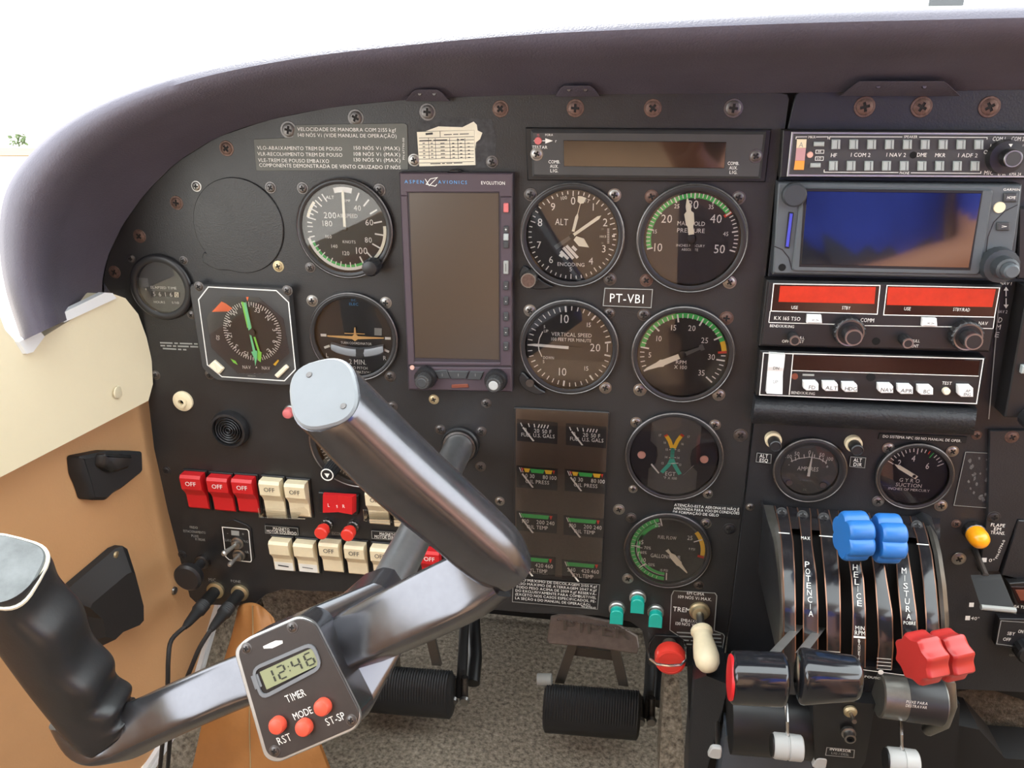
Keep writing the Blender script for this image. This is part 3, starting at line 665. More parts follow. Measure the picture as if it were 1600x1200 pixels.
G.needle(-60, [(-.1, .06), (.55, .06), (.75, 0)], 'lume'); G.hub(.06, 'black'); G.done()
# --- gauge behind the yoke
G = Gauge('radio_compass', 'round gauge mostly hidden behind the right grip of the yoke', 556, 693, .0445, ri=.86, dial='dial', cat='gauge', lip='steel')
G.ticks(0, 355, 71, .88, .96, .015); G.needle(30, TAPER, 'yellow'); G.done()
# --- square navigation indicator
z = ZM(300, 430, .1416)
t = thing('navigation_indicator', 'square navigation indicator with octagonal compass window and lime needles', 'compass', W(385, 590))
OUT = [(30, 75), (1100, 125), (1190, 1180), (300, 1135), (165, 990)]
b = MB(); b.prism(rnd(Q([z(35, 72), z(1105, 122), z(1200, 1130), z(1165, 1175), z(1010, 1180), z(320, 1125), z(165, 990), z(30, 150)], 0), .003), (0, -.009, 0), 'bezelgrey', .001); b.build('case', t)
D0 = .009
oct_ = [z(330, 235), z(740, 245), z(1010, 480), z(1075, 860), z(830, 1085), z(510, 1085), z(215, 800), z(160, 470)]
b = MB(); b.prism(Q(oct_, D0-.0001), (0, -.0003, 0), 'dialblue'); b.build('window_recess', t)
b = MB(); b.line([z(180, 130), z(930, 170), z(1065, 300), z(1140, 1040), z(1020, 1165), z(330, 1120), z(170, 990), z(72, 270)], 1.6, D0+.0002, 'printwhite', closed=True)
cc = z(665, 622); C0 = W(*cc, D0+.0006); rr = .0262
b2 = MB(); b2.lathe(Vector((C0.x, 0, C0.z)), [(rr*1.06, D0+.0002), (rr*1.06, D0+.0006)], 'dial', 48); b2.build('compass_card', t)
def cp_(a, r, d): a = R_(a); return Vector((C0.x+math.sin(a)*r*rr, -d, C0.z+math.cos(a)*r*rr))
for i in range(72):
    a = i*5; r0 = .86 if i % 2 == 0 else .92; p, q = cp_(a, r0, D0+.0008), cp_(a, 1.03, D0+.0008); n = (q-p).normalized().cross(AD)*.00035; b.poly([p-n, q-n, q+n, p+n], 'printwhite')
for s_, x, y, a in [('33', 720, 385, 15), ('N', 838, 470, 45), ('3', 915, 603, 78), ('6', 915, 735, 105), ('E', 850, 835, 132), ('15', 597, 868, 190), ('S', 485, 785, 225), ('21', 412, 660, 270), ('24', 405, 528, 295), ('W', 470, 415, 322)]: b.text(s_, *z(x, y), 7.5, D0+.0008, 'printwhite', ang=R_(a))
b.text('NAV', *z(603, 1015), 5.2, D0+.0008, 'printwhite', w=12.5); b.text('NAV', *z(815, 1025), 5.2, D0+.0008, 'printwhite', w=12.5)
b.poly(Q([z(700, 1025), z(720, 1025), z(710, 1005)], D0+.0008), 'printwhite'); b.poly(Q([z(597, 240), z(625, 240), z(612, 290)], D0+.0009), 'orange'); b.poly(Q([z(220, 405), z(325, 290), z(370, 310), z(445, 365), z(400, 400)], D0+.0009), 'orange')
b.poly(Q([z(425, 920), z(480, 945), z(505, 990), z(455, 965)], D0+.0008), 'limeneedle'); b.poly(Q([z(895, 985), z(950, 930), z(960, 945), z(920, 1000)], D0+.0008), 'yellow')
b.text('GS', *z(285, 690), 5, D0+.0008, 'printwhite', ang=R_(-80)); b.text('BENDIX', *z(660, 1112), 2.2, D0+.0002, 'printgrey', w=12)
b.build('markings', t, smooth=False)
b = MB(); b.prism(Q([z(545, 290), z(585, 300), z(650, 580), z(612, 580)], D0+.0016), (0, -.0004, 0), 'limeneedle'); b.prism(Q([z(680, 680), z(700, 680), z(750, 840), z(770, 850), z(760, 960), z(735, 940), z(700, 860), z(730, 850)], D0+.0016), (0, -.0004, 0), 'limeneedle'); b.build('course_needle', t, smooth=False)
b = MB(); b.prism(Q([z(570, 300), z(598, 300), z(660, 580), z(640, 600), z(700, 830), z(722, 835), z(718, 920), z(700, 1000), z(690, 920), z(655, 845), z(675, 840), z(625, 600)], D0+.0024), (0, -.0004, 0), 'tealneedle'); b.build('heading_needle', t, smooth=False)
b = MB(); b.lathe(Vector((C0.x+.0006, -D0-.001, C0.z)), [(.003, 0), (.003, .002)], 'black', 20); b.build('hub', t)
b = MB(); b.prism(Q(oct_, D0+.0034), (0, -.0003, 0), 'glass'); b.build('glass', t)
for pts in ([(200, 985), (265, 925), (372, 1020), (315, 1085)], [(925, 1090), (1045, 975), (1082, 1010), (965, 1125)]):
    b = MB(); b.prism(rnd(Q([z(*p) for p in pts], D0-.001), .001), (0, -.004, 0), 'ivory2', .001); b.build('push_button', t)
for x, y in [(311, 448), (449, 454)]: screw(t, x, y, 'd', .72, D0-.0004)
for x, y, k in [(328, 585, 'd'), (462, 594, 'r')]: screw(ip, x, y, k, .72)
# --- blank cover
b = MB(); c = W(373, 353, 0); pts = []
for i in range(60):
    a = 2*math.pi*i/60; r = .0405
    pts.append(Vector((c.x+r*math.sin(a), 0, c.z+r*math.cos(a))))
pts = pts[:34]+[W(341, 421, 0), W(328, 415, 0), W(319, 409, 0), W(317, 400, 0), W(320, 394, 0)]+pts[39:]
b.prism(pts, (0, -.0016, 0), 'panel', .0005); tag(b.build('blanking_plate', None, Vector((c.x, 0, c.z))), 'plain black round cover plate closing an empty gauge hole', 'cover plate')
# --- engine cluster
z = ZM(780, 600, .25)
t = thing('engine_gauge_cluster', 'tall smoked window holding eight small fuel, oil and cylinder gauges', 'gauge', W(878, 905))
cl = [(100, 150), (680, 180), (650, 1200), (95, 1200)]
mat('smoked', (70, 58, 50), .35, noise=.06)
b = MB(); fr = Q([z(92, 140), z(690, 170), z(640, 1235), z(88, 1190)], 0); b.prism(rnd(fr, .002), (0, -.0025, 0), 'panel', .0005); b.build('frame', t)
b = MB(); b.prism(rnd(Q([z(105, 152), z(682, 180), z(634, 1222), z(100, 1178)], .0020), .002), (0, -.0010, 0), 'smoked'); b.build('backing', t)
def cell(x0, y0, w, h, title, nums, kind):
    d = .0034; g = MB(); sl = .085
    P = lambda x, y: z(x, y+sl*(x-x0))
    g.prism(Q([P(x0, y0), P(x0+w, y0), P(x0+w-4, y0+h), P(x0, y0+h)], .0028), (0, -.0006, 0), 'dial'); part = g.build('gauge', t)
    k = MB(); D_ = .0036
    if kind == 'fuel':
        for i, x in enumerate((30, 75, 108, 140, 158, 176, 196)): k.line([P(x0+x+(0 if i > 2 else -8+3*i), y0+22), P(x0+x-(9 if i > 2 else -2), y0+44)], 1.6, D_, 'printwhite')
    else:
        segs = [(28, 45, 'red'), (45, 85, 'yellow'), (85, 175, 'green'), (175, 225, 'yellow'), (225, 240, 'red')] if kind == 'press' else [(25, 205, 'green'), (205, 225, 'red')]
        for a, c_, m in segs: k.poly(Q([P(x0+a, y0+14), P(x0+c_, y0+14), P(x0+c_-8, y0+38), P(x0+a+8, y0+38)], D_), m)
        k.line([P(x0+18, y0+12), P(x0+30, y0+40)], 1.4, D_, 'printwhite'); k.line([P(x0+30, y0+12), P(x0+42, y0+40)], 1.2, D_, 'printwhite')
    for s_, x in nums: k.text(s_, *P(x0+x, y0+(64 if kind == 'fuel' else 60)), 6, D_, 'printwhite')
    k.text(title, *P(x0+130, y0+93), 5.6, D_, 'printwhite', w=len(title)*4.1 if len(title) < 10 else 52)
    k.build('markings', part, smooth=False)
    n = MB(); n.prism(Q([P(x0+33, y0+52), P(x0+40, y0+46), P(x0+108, y0+128), P(x0+98, y0+130)], .0045), (0, -.0005, 0), 'white'); n.build('needle', part, smooth=False)
for i in range(2):
    dx = [0, 305][i]
    cell(112+dx, 218+26*i, 255, 135, 'FUEL U.S. GALS', [('0', 52), ('20', 122), ('50', 172), ('F', 208)], 'fuel')
    cell(108+dx-3*i, 508+22*i, 258, 135, 'OIL PRESS', [('0', 62), ('30', 98), ('80', 180), ('100', 228)], 'press')
    cell(108+dx-10*i, 792+28*i, 255, 120, 'OIL TEMP', [('100', 55), ('200', 150), ('240', 212)], 'temp')
    cell(105+dx-17*i, 1062+34*i, 248, 118, 'CYL.TEMP', [('240', 58), ('420', 145), ('460', 205)], 'temp')
b = MB(); b.prism(Q([z(105, 152), z(682, 180), z(638, 1215), z(100, 1175)], .0062), (0, -.0004, 0), 'glass'); b.build('glass', t)
# ================================================================== AVIONICS
def slab(b, px, d0, d1, m, ch=.0006, r=0, n=4):
    P = [W(x, y, d1) for x, y in px]
    if r: P = rnd(P, r, n)
    b.prism([Vector((p.x, -d0, p.z)) for p in P], (0, -(d1-d0), 0), m, ch)
def knob(b, x, y, d, prof, m, n=40, flute=None):
    c = W(x, y, d); b.lathe(Vector((c.x, 0, c.z)), prof, m, n, flute=flute)
# --- tall display
z = ZM(620, 260, .3165)
t = thing('flight_display', 'tall portrait display with plum bezel and dark screen tinted with brown cabin reflection', 'display', W(715, 612))
b = MB(); slab(b, [z(10, 30), z(572, 32), z(570, 1116), z(55, 1106)], 0, .009, 'plumdark', .001); b.build('case', t)
b = MB(); slab(b, [z(14, 34), z(570, 36), z(568, 150), z(508, 150), z(505, 128), z(48, 128), z(50, 145), z(18, 145)], .0085, .0105, 'plum', .0006); b.build('top_bezel', t)
b = MB(); slab(b, [z(18, 145), z(50, 145), z(86, 965), z(512, 970), z(512, 985), z(56, 980)], .0085, .0102, 'plum', .0006); b.build('side_bezel', t)
b = MB(); slab(b, [z(512, 152), z(568, 152), z(566, 985), z(512, 985)], .0085, .0102, 'plum', .0006); b.build('key_column', t)
b = MB(); slab(b, [z(57, 992), z(566, 995), z(566, 1112), z(60, 1100)], .0085, .0102, 'plum', .0006); b.build('lower_bezel', t)
b = MB(); slab(b, [z(60, 130), z(503, 132), z(506, 955), z(90, 945)], .0085, .0094, 'screenreflbrown', .0002); b.build('screen', t)
for i, (y, h, m) in enumerate([(205, 46, 'lamp_red'), (312, 34, 'btndark'), (350, 34, 'btngrey'), (388, 34, 'btndark'), (500, 66, 'printgrey'), (590, 42, 'btndark'), (665, 42, 'btndark'), (743, 42, 'btndark'), (818, 42, 'btndark'), (890, 42, 'btndark')]):
    b = MB(); slab(b, [z(526, y-h/2), z(550, y-h/2), z(550, y+h/2), z(526, y+h/2)], .010, .0122, m, .0006, r=.0008)
    if i in (5, 6, 7, 8, 9): b.text('-', *z(538, y), 5, .01225, 'printwhite')
    if i in (1,): b.text('+', *z(538, y), 5, .01225, 'printwhite')
    if i == 4: b.line([z(538, y-20), z(538, y+20)], 1, .01225, 'ink')
    b.build('key', t)
for i, q in enumerate(([(185, 1010), (245, 1005), (262, 1048), (205, 1050)], [(248, 1010), (357, 1012), (340, 1050), (268, 1050)], [(362, 1012), (430, 1015), (412, 1055), (345, 1052)])):
    b = MB(); slab(b, [z(*p) for p in q], .010, .0118, 'btndark', .0005); x = sum(p[0] for p in q)/4; b.text('1', *z(x, 1030), 4.5, .01185, 'printgrey'); b.build('soft_key', t)
b = MB(); slab(b, [z(270, 1078), z(350, 1075), z(355, 1092), z(270, 1095)], .010, .0112, 'copperplate', .0003, r=.0006); b.build('card_slot', t)
for i, (x, y, x2, m) in enumerate([(143, 1042, 105, 'printgrey'), (490, 1055, 465, 'white')]):
    b = MB(); knob(b, *z(x, y), .013, [(.0098, .0102), (.0098, .016), (.0088, .0175)], 'bezel', 44, (0, .04)); knob(b, *z(x, y), .013, [(.0066, .0174), (.0066, .0255), (.0058, .0265)], 'bezelgrey', 36, (0, .06)); kb = b.build('knob', t)
    b = MB(); c = W(*z(x, y), .013); b.lathe(Vector((c.x, 0, c.z)), [(.0042, .0264), (.0036, .0270)], 'wheelwhite' if i else 'btndark', 24); b.build('knob_cap', kb)
b = MB(); knob(b, *z(76, 994), .0105, [(.0022, .0100), (.0018, .0112)], 'lamp_pink', 14); b.build('light_sensor', t)
b = MB(); D_ = .01065
b.text('ASPEN', *z(85, 76), 5.2, D_, 'blueprint', w=30, track=.4); b.text('AVIONICS', *z(275, 78), 5.2, D_, 'blueprint', w=45, track=.4); b.text('EVOLUTION', *z(475, 82), 5, D_, 'printwhite', w=37)
b.line([z(140, 62), z(160, 95), z(200, 55), z(165, 62), z(145, 88), z(190, 98), z(198, 88)], 1, D_, 'printwhite'); b.build('lettering', t, smooth=False)
b = MB(); slab(b, [z(245, 30), z(262, 18), z(300, 16), z(322, 30)], .002, .007, 'black', .0005, r=.001); b.build('release_catch', t)
# --- annunciator
z = ZM(600, 120, .4)
t = thing('annunciator_panel', 'long black framed warning light strip with dark glossy window', 'annunciator', W(1010, 283))
b = MB(); 
slab(b, [z(552, 198), z(1515, 205), z(1490, 412), z(560, 405)], 0, .003, 'black', .0008); b.build('mounting_frame', t)
b = MB(); slab(b, [z(572, 208), z(1495, 215), z(1472, 400), z(578, 392)], .0028, .0075, 'bezelgrey', .002); b.build('faceplate', t)
b = MB(); slab(b, [z(700, 248), z(1338, 255), z(1330, 358), z(702, 350)], .0072, .0080, 'screenblack', .0003); b.build('window', t)
b = MB(); D_ = .0077
b.text('TESTAR', *z(608, 275), 4.6, D_, 'printwhite', w=24); b.text('15', *z(602, 227), 3.5, D_, 'lamp_red'); b.text('FORA', *z(645, 227), 3.5, D_, 'printwhite', w=12)
b.line([z(585, 250), z(635, 250)], 1.2, D_, 'printwhite'); b.poly(Q([z(630, 240), z(660, 250), z(630, 261)], D_), 'printwhite'); b.text('r', *z(672, 250), 5, D_, 'printwhite')
for x in (665, 1365):
    for i, s_ in enumerate(('COMB.', 'AUX.', 'LIG.')): b.text(s_, *z(x, 332+17.5*i+(6 if x > 1000 else 0)), 5, D_, 'printwhite', w=[18, 13, 12][i])
b.build('lettering', t, smooth=False)
b = MB(); knob(b, *z(602, 250), .008, [(.0030, .0074), (.0026, .009)], 'lamp_red', 16); b.build('test_lamp', t)
for x, y, k in [(597, 302, 's'), (1452, 310, 'd')]: screw(t, *z(x, y), k, .75, .0075)
# --- audio panel
z = ZM(1200, 190, .25)
RD = .012
t = thing('audio_panel', 'audio selector panel with two rows of grey push keys, top of the radio stack', 'radio', W(1420, 277))
b = MB(); slab(b, [z(95, 52), z(1700, 62), z(1690, 360), z(75, 350)], 0, RD, 'black', .0008); b.build('case', t)
b = MB(); slab(b, [z(148, 64), z(1700, 70), z(1690, 352), z(118, 344)], RD-.0005, RD+.0012, 'alu', .0004); b.build('trim_frame', t)
b = MB(); slab(b, [z(160, 76), z(1700, 84), z(1690, 340), z(132, 330)], RD, RD+.0020, 'bezelgrey', .0004); b.build('faceplate', t)
D_ = RD+.0022
for r_, (y0, x0, dx) in enumerate([(143, 428, 112), (277, 412, 111)]):
    for i in range(9):
        x = x0+dx*i*(1.0 if r_ == 0 else 1); y = y0+i*.2; w_ = 26
        b = MB(); slab(b, [z(x-w_, y-30), z(x+w_, y-30), z(x+w_-2, y+30), z(x-w_-2, y+30)], RD+.0015, RD+.0045, 'btngrey', .0006)
        b.line([z(x+8, y-27), z(x+6, y+27)], 1, RD+.0046, 'btndark'); b.build('push_key', t)
for x, y in [(322, 141), (300, 274)]: b = MB(); slab(b, [z(x-32, y-14), z(x+32, y-14), z(x+30, y+14), z(x-34, y+14)], RD+.0015, RD+.004, 'btngrey', .0006); b.build('push_key', t)
for q, m in (([(182, 110), (242, 110), (238, 165), (178, 165)], 'ivory'), ([(178, 165), (238, 165), (230, 245), (170, 245)], 'lamp_pink2'), ([(170, 245), (230, 245), (224, 302), (162, 302)], 'marker_orange')):
    if m == 'lamp_pink2': mat('lamp_pink2', (196, 150, 150), .35); mat('marker_orange', (240, 160, 70), .35)
    b = MB(); slab(b, [z(*p) for p in q], RD+.0015, RD+.003, m, .0003)
    if m == 'ivory': b.text('A', *z(207, 145), 8, RD+.0031, 'printgrey')
    b.build('marker_lamp', t)
b = MB(); knob(b, *z(262, 207), RD+.002, [(.0024, RD+.0015), (.002, RD+.0035)], 'lamp_pink', 14); b.build('indicator_lamp', t)
b = MB()
for s_, x, y, w in [('HF', 412, 210, 9), ('1 COM 2', 578, 208, 31), ('1 NAV 2', 800, 208, 31), ('DME', 962, 208, 15), ('MKR', 1077, 210, 16), ('1 ADF 2', 1248, 211, 31)]: b.text(s_, *z(x, y), 6, D_, 'printwhite', w=w)
b.text('SPEAKER', *z(892, 95), 4, D_, 'printwhite', w=21); b.text('PHONE', *z(853, 321), 4, D_, 'printwhite', w=15); b.text('MKR', *z(275, 97), 3.6, D_, 'printwhite', w=11); b.text('HI', *z(323, 187), 3.6, D_, 'printwhite'); b.text('LO', *z(320, 230), 3.6, D_, 'printwhite')
b.line([z(385, 112), z(386, 95), z(840, 96)], 1, D_, 'printwhite'); b.line([z(945, 97), z(1370, 99), z(1369, 112)], 1, D_, 'printwhite'); b.line([z(352, 300), z(350, 316), z(815, 318)], 1, D_, 'printwhite'); b.line([z(893, 320), z(1330, 323), z(1331, 310)], 1, D_, 'printwhite')
b.line([z(175, 110), z(176, 96), z(245, 95)], 1, D_, 'printwhite'); b.line([z(300, 96), z(376, 95), z(375, 110)], 1, D_, 'printwhite')
for q in ([(300, 178), (350, 178), (348, 198), (298, 198)], [(297, 220), (347, 220), (345, 242), (295, 242)]): b.line([z(*p) for p in q], .8, D_, 'printwhite', closed=True)
for s_, x, y, w, h in [('COM 1', 1445, 108, 20, 6.4), ('COM 2', 1562, 108, 20, 6.4), ('HF', 1408, 152, 9, 6), ('OFF', 1375, 190, 13, 6), ('INT', 1590, 155, 12, 6), ('EXT', 1592, 190, 12, 6), ('MIC', 1380, 320, 14, 6.4), ('EMR', 1462, 326, 12, 5), ('KMA 24', 1545, 328, 18, 4.5)]: b.text(s_, *z(x, y), h, D_, 'printwhite', w=w)
b.build('lettering', t, smooth=False)
b = MB(); knob(b, *z(908, 209), RD+.002, [(.0024, RD+.001), (.0024, RD+.0024)], 'void', 12); b.build('lock_screw', t)
b = MB(); knob(b, *z(1478, 220), RD+.004, [(.0118, RD+.0018), (.0112, RD+.009), (.0060, RD+.0095), (.0060, RD+.018), (.0052, RD+.0186)], 'bezel', 36); c = W(*z(1478, 220), RD+.004); kb = b.build('knob', t)
b = MB(); b.lathe(Vector((c.x, 0, c.z)), [(.0060, RD+.0185), (.0056, RD+.019), (.0048, RD+.019)], 'steel', 28, cap=False); b.lathe(Vector((c.x, 0, c.z)), [(.0048, RD+.0183), (.0046, RD+.0190)], 'bezelgrey', 24); b.build('knob_ring', kb)
b = MB(); slab(b, [z(1505, 140), z(1530, 140), z(1518, 160)], RD+.009, RD+.0096, 'white', 0); b.build('knob_pointer', kb)
# --- GPS navigator
t = thing('gps_navigator', 'grey GPS navigator with large glossy screen mirroring a blue shirt', 'gps', W(1390, 437))
b = MB(); slab(b, [z(66, 378), z(1590, 392), z(1560, 700), z(1530, 985), z(28, 958)], 0, .014, 'garmindark', .001); b.build('case', t)
b = MB(); slab(b, [z(66, 384), z(1588, 400), z(1572, 520), z(1548, 700), z(1520, 850), z(1480, 950), z(1380, 980), z(32, 950)], .0135, .0165, 'garmin', .001, r=.002); b.build('faceplate', t)
b = MB(); slab(b, [z(215, 412), z(1400, 424), z(1412, 440), z(1330, 940), z(1310, 962), z(165, 938), z(150, 925), z(200, 500)], .016, .0190, 'garmin', .0012, r=.002); b.build('screen_bezel', t)
b = MB(); slab(b, [z(228, 418), z(1345, 432), z(1265, 930), z(195, 908)], .0185, .0194, 'black', .0003); b.build('screen_surround', t)
b = MB(); slab(b, [z(245, 435), z(1335, 448), z(1255, 915), z(205, 893)], .0190, .0198, 'screenblack', .0002); b.build('screen', t)
b = MB(); knob(b, *z(165, 458), .020, [(.0088, .016), (.0086, .0215), (.0074, .0228)], 'garmindark', 30); b.build('volume_knob', t)
b = MB(); slab(b, [z(128, 565), z(162, 568), z(132, 795), z(104, 790)], .0162, .0172, 'black', .0002, r=.0006); sl_ = b.build('card_slot', t)
b = MB(); slab(b, [z(138, 575), z(156, 576), z(130, 785), z(112, 782)], .0168, .0190, 'bluecard', .0004); b.build('data_card', sl_)
for s_, x, y, w, h in [('HOME', 1520, 475, 42, 30), ('>', 1475, 656, 40, 27)]:
    b = MB(); slab(b, [z(x-w, y-h), z(x+w, y-h), z(x+w-4, y+h), z(x-w-4, y+h)], .016, .0185, 'btndark', .0008, r=.001); b.text(s_, *z(x+2, y), 4.6, .01855, 'printwhite', w=13 if len(s_) > 1 else 8); b.build('push_key', t)
b = MB(); knob(b, *z(1447, 537), .017, [(.0042, .016), (.0038, .0176)], 'ivory', 18); b.build('light_sensor', t)
b = MB(); knob(b, *z(1438, 892), .019, [(.0128, .016), (.0122, .026), (.0082, .0265), (.0078, .036), (.0062, .0372)], 'garmindark', 40, (0, .03)); c = W(*z(1438, 892), .019); kb = b.build('tuning_knob', t)
b = MB(); b.lathe(Vector((c.x, 0, c.z)), [(.0054, .0365), (.0052, .0425), (.0040, .0440)], 'garmin', 30); b.build('inner_knob', kb)
b = MB(); b.line([z(1560, 520), z(1480, 560), z(1410, 630), z(1375, 720), z(1360, 840)], 1.4, .0167, 'black'); b.line([z(40, 780), z(90, 800), z(130, 850), z(150, 925)], 1.4, .0167, 'black'); b.text('GARMIN', *z(1523, 425), 3.6, .0167, 'printwhite', w=26); b.build('lettering', t, smooth=False)
b = MB(); knob(b, *z(88, 911), .0165, [(.0028, .016), (.0028, .0168)], 'void', 12); b.build('lock_screw', t)
# --- nav/com radio
z = ZM(1160, 420, .275)
t = thing('nav_com_radio', 'navigation and communication radio with two orange red display windows', 'radio', W(1370, 548))
b = MB(); slab(b, [z(138, 65), z(1480, 92), z(1410, 475), z(95, 440)], 0, .014, 'black', .001); b.build('case', t)
b = MB(); slab(b, [z(152, 75), z(1472, 100), z(1404, 466), z(108, 432)], .0136, .0152, 'bezel', .0006); b.build('faceplate', t)
for q, q2, lab in (([(178, 85), (782, 95), (766, 258), (162, 240)], [(215, 98), (758, 104), (750, 200), (205, 188)], 'a'), ([(822, 95), (1462, 108), (1432, 275), (802, 262)], [(828, 104), (1440, 116), (1420, 218), (820, 206)], 'b')):
    b = MB(); slab(b, [z(*p) for p in q], .015, .0158, 'dispdark', .0002); w_ = b.build('display_window', t)
    b = MB(); slab(b, [z(*p) for p in q2], .0156, .0162, 'dispredglow', .0001); b.build('display_segment', w_)
    b = MB(); b.line([z(*p) for p in q], 1.5, .0160, 'printwhite', closed=True); b.build('window_border', w_, smooth=False)
b = MB(); D_ = .0164
for s_, x, y, w in [('USE', 297, 220, 10), ('STBY', 590, 222, 13), ('USE', 938, 227, 10), ('STBY/RAD', 1245, 232, 26)]: b.text(s_, *z(x, y), 5, D_, 'printwhite', w=w)
D_ = .0154
for s_, x, y, w, h in [('KX 165 TSO', 255, 282, 41, 5.6), ('COMM', 710, 292, 21, 6), ('NAV', 1368, 310, 14, 5.4), ('BENDIX/KING', 225, 326, 38, 4.2), ('OFF', 245, 412, 11, 4.2), ('PULL', 328, 392, 14, 4.2), ('TEST', 325, 414, 13, 4.2), ('PULL', 985, 410, 13, 4.2), ('IDENT', 970, 438, 17, 4.6)]: b.text(s_, *z(x, y), h, D_, 'printwhite', w=w)
b.line([z(150, 305), z(560, 316)], 1.2, D_, 'printwhite'); b.line([z(660, 322), z(1200, 330)], 1.2, D_, 'printwhite'); b.line([z(1340, 338), z(1424, 340)], 1.2, D_, 'printwhite')
b.line([z(158, 240), z(150, 305)], 1.2, D_, 'printwhite'); b.line([z(1434, 270), z(1424, 340)], 1.2, D_, 'printwhite'); b.build('lettering', t, smooth=False)
for x, y in [(410, 288), (1066, 306)]:
    b = MB(); slab(b, [z(x-40, y-24), z(x+40, y-22), z(x+44, y+24), z(x-44, y+22)], .015, .0195, 'btnwhite', .001); b.text('<>', *z(x+4, y+4), 4, .0197, 'ink', w=11); b.build('transfer_key', t)
for nm, x, y, r1, r2, h in [('volume_knob', 285, 385, .0052, .0042, .012), ('tuning_knob', 600, 350, .0118, .0066, .020), ('ident_knob', 915, 398, .0050, .0042, .013), ('tuning_knob', 1262, 372, .0118, .0066, .020)]:
    cx_, cy2 = (x, y) 
    b = MB(); c = W(*z(cx_, cy2), .016); C0_ = Vector((c.x, 0, c.z))
    if r1 > .01: b.lathe(C0_, [(r1, .015), (r1, .0225), (r1-.0012, .0235)], 'bezel', 40, flute=(0, .07))
    b.lathe(C0_, [(r2, .015), (r2, .015+h-.001), (r2-.0006, .015+h)], 'bezel', 28, flute=(0, .05)); kb = b.build(nm, t)
    b = MB(); b.lathe(C0_, [(r2, .0152+h-.001), (r2-.0004, .0152+h), (r2-.0014, .0152+h)], 'steel', 24, cap=False); 
    if r1 > .01: b.lathe(C0_, [(r1-.0012, .0232), (r1-.0016, .0239), (r1-.0026, .0238)], 'steel', 30, cap=False)
    b.build('knob_ring', kb)
b = MB(); knob(b, *z(760, 412), .0154, [(.0030, .015), (.003, .0156)], 'void', 12); b.build('lock_screw', t)
# --- autopilot
t = thing('autopilot_controller', 'autopilot panel with six white mode keys and a tall white rocker', 'radio', W(1360, 632))
b = MB(); slab(b, [z(100, 465), z(1385, 508), z(1340, 780), z(78, 722)], 0, .014, 'black', .001); b.build('case', t)
b = MB(); slab(b, [z(108, 473), z(1378, 514), z(1334, 772), z(90, 718)], .0136, .0152, 'bezel', .0005); b.build('faceplate', t)
b = MB(); slab(b, [z(288, 490), z(1352, 520), z(1340, 606), z(282, 575)], .015, .0156, 'dispdark', .0003); b.build('annunciator_window', t)
b = MB(); D_ = .0158
b.line([z(120, 478), z(1370, 512), z(1330, 766), z(98, 716)], 1.6, D_, 'printwhite', closed=True); b.line([z(288, 484), z(266, 716)], 1.5, D_, 'printwhite'); b.line([z(280, 578), z(1342, 610)], 1.2, D_, 'printwhite')
b.text('TEST', *z(1162, 650), 4.6, D_, 'printwhite', w=15); b.text('BENDIX/KING', *z(345, 706), 4.2, D_, 'printwhite', w=37); b.build('lettering', t, smooth=False)
for s_, x, y in [('FD', 390, 668), ('ALT', 500, 671), ('HDG', 611, 676), ('NAV', 815, 682), ('APR', 927, 687), ('BC', 1042, 692), ('AP ENG', 1270, 698)]:
    b = MB(); w_ = 43; h_ = 26 if s_ != 'AP ENG' else 32
    slab(b, [z(x-w_, y-h_), z(x+w_-14, y-h_+1), z(x+w_, y-h_+14), z(x+w_, y+h_), z(x-w_+18, y+h_), z(x-w_, y+h_-14)], .015, .0205, 'btnwhite', .0008)
    if s_ == 'AP ENG': b.text('AP', *z(x+12, y-4), 4.4, .0207, 'ink'); b.text('ENG', *z(x+8, y+16), 4.4, .0207, 'ink', w=11)
    else: b.text(s_, *z(x+6, y+6), 5.6, .0207, 'ink', w=6.2*len(s_) if len(s_) > 2 else 10)
    b.build('mode_key', t)
b = MB(); P = lambda x, y, d: W(*z(x, y), d)
rows = [[P(150, 482, d) if d else None, P(240, 485, d)] for d in (.018,)]
sec = [(482, .014), (482, .0195), (560, .0185), (585, .0170), (612, .0172), (700, .0225), (706, .014)]
L = [Vector((W(*z(153-(y-482)*.09, y), .018).x, -d, W(*z(195, y), .018).z)) for y, d in sec]; Rr = [Vector((W(*z(242-(y-482)*.09, y), .018).x, -d, W(*z(195, y), .018).z)) for y, d in sec]
b.grid([L, Rr], 'btnwhite'); b.poly(L, 'btnwhite'); b.poly(Rr[::-1], 'btnwhite'); rk = b.build('trim_rocker', t, smooth=False)
b = MB(); b.text('DN', *z(192, 565), 4.6, .0190, 'ink', w=9); b.text('UP', *z(188, 642), 5, .0205, 'ink', w=8); b.build('rocker_lettering', rk, smooth=False)
b = MB(); knob(b, *z(1155, 692), .016, [(.0028, .015), (.0028, .0185), (.002, .0195)], 'ivory2', 14); b.build('test_button', t)
b = MB(); knob(b, *z(298, 612), .016, [(.0026, .015), (.0024, .0165)], 'copperplate', 12); b.build('status_lamp', t)
b = MB(); slab(b, [z(342, 598), z(408, 600), z(408, 610), z(342, 608)], .015, .0158, 'printgrey', .0001); b.build('status_bar', t)
b = MB(); knob(b, *z(730, 616), .0154, [(.0034, .015), (.0034, .0157)], 'void', 12); b.build('lock_screw', t)
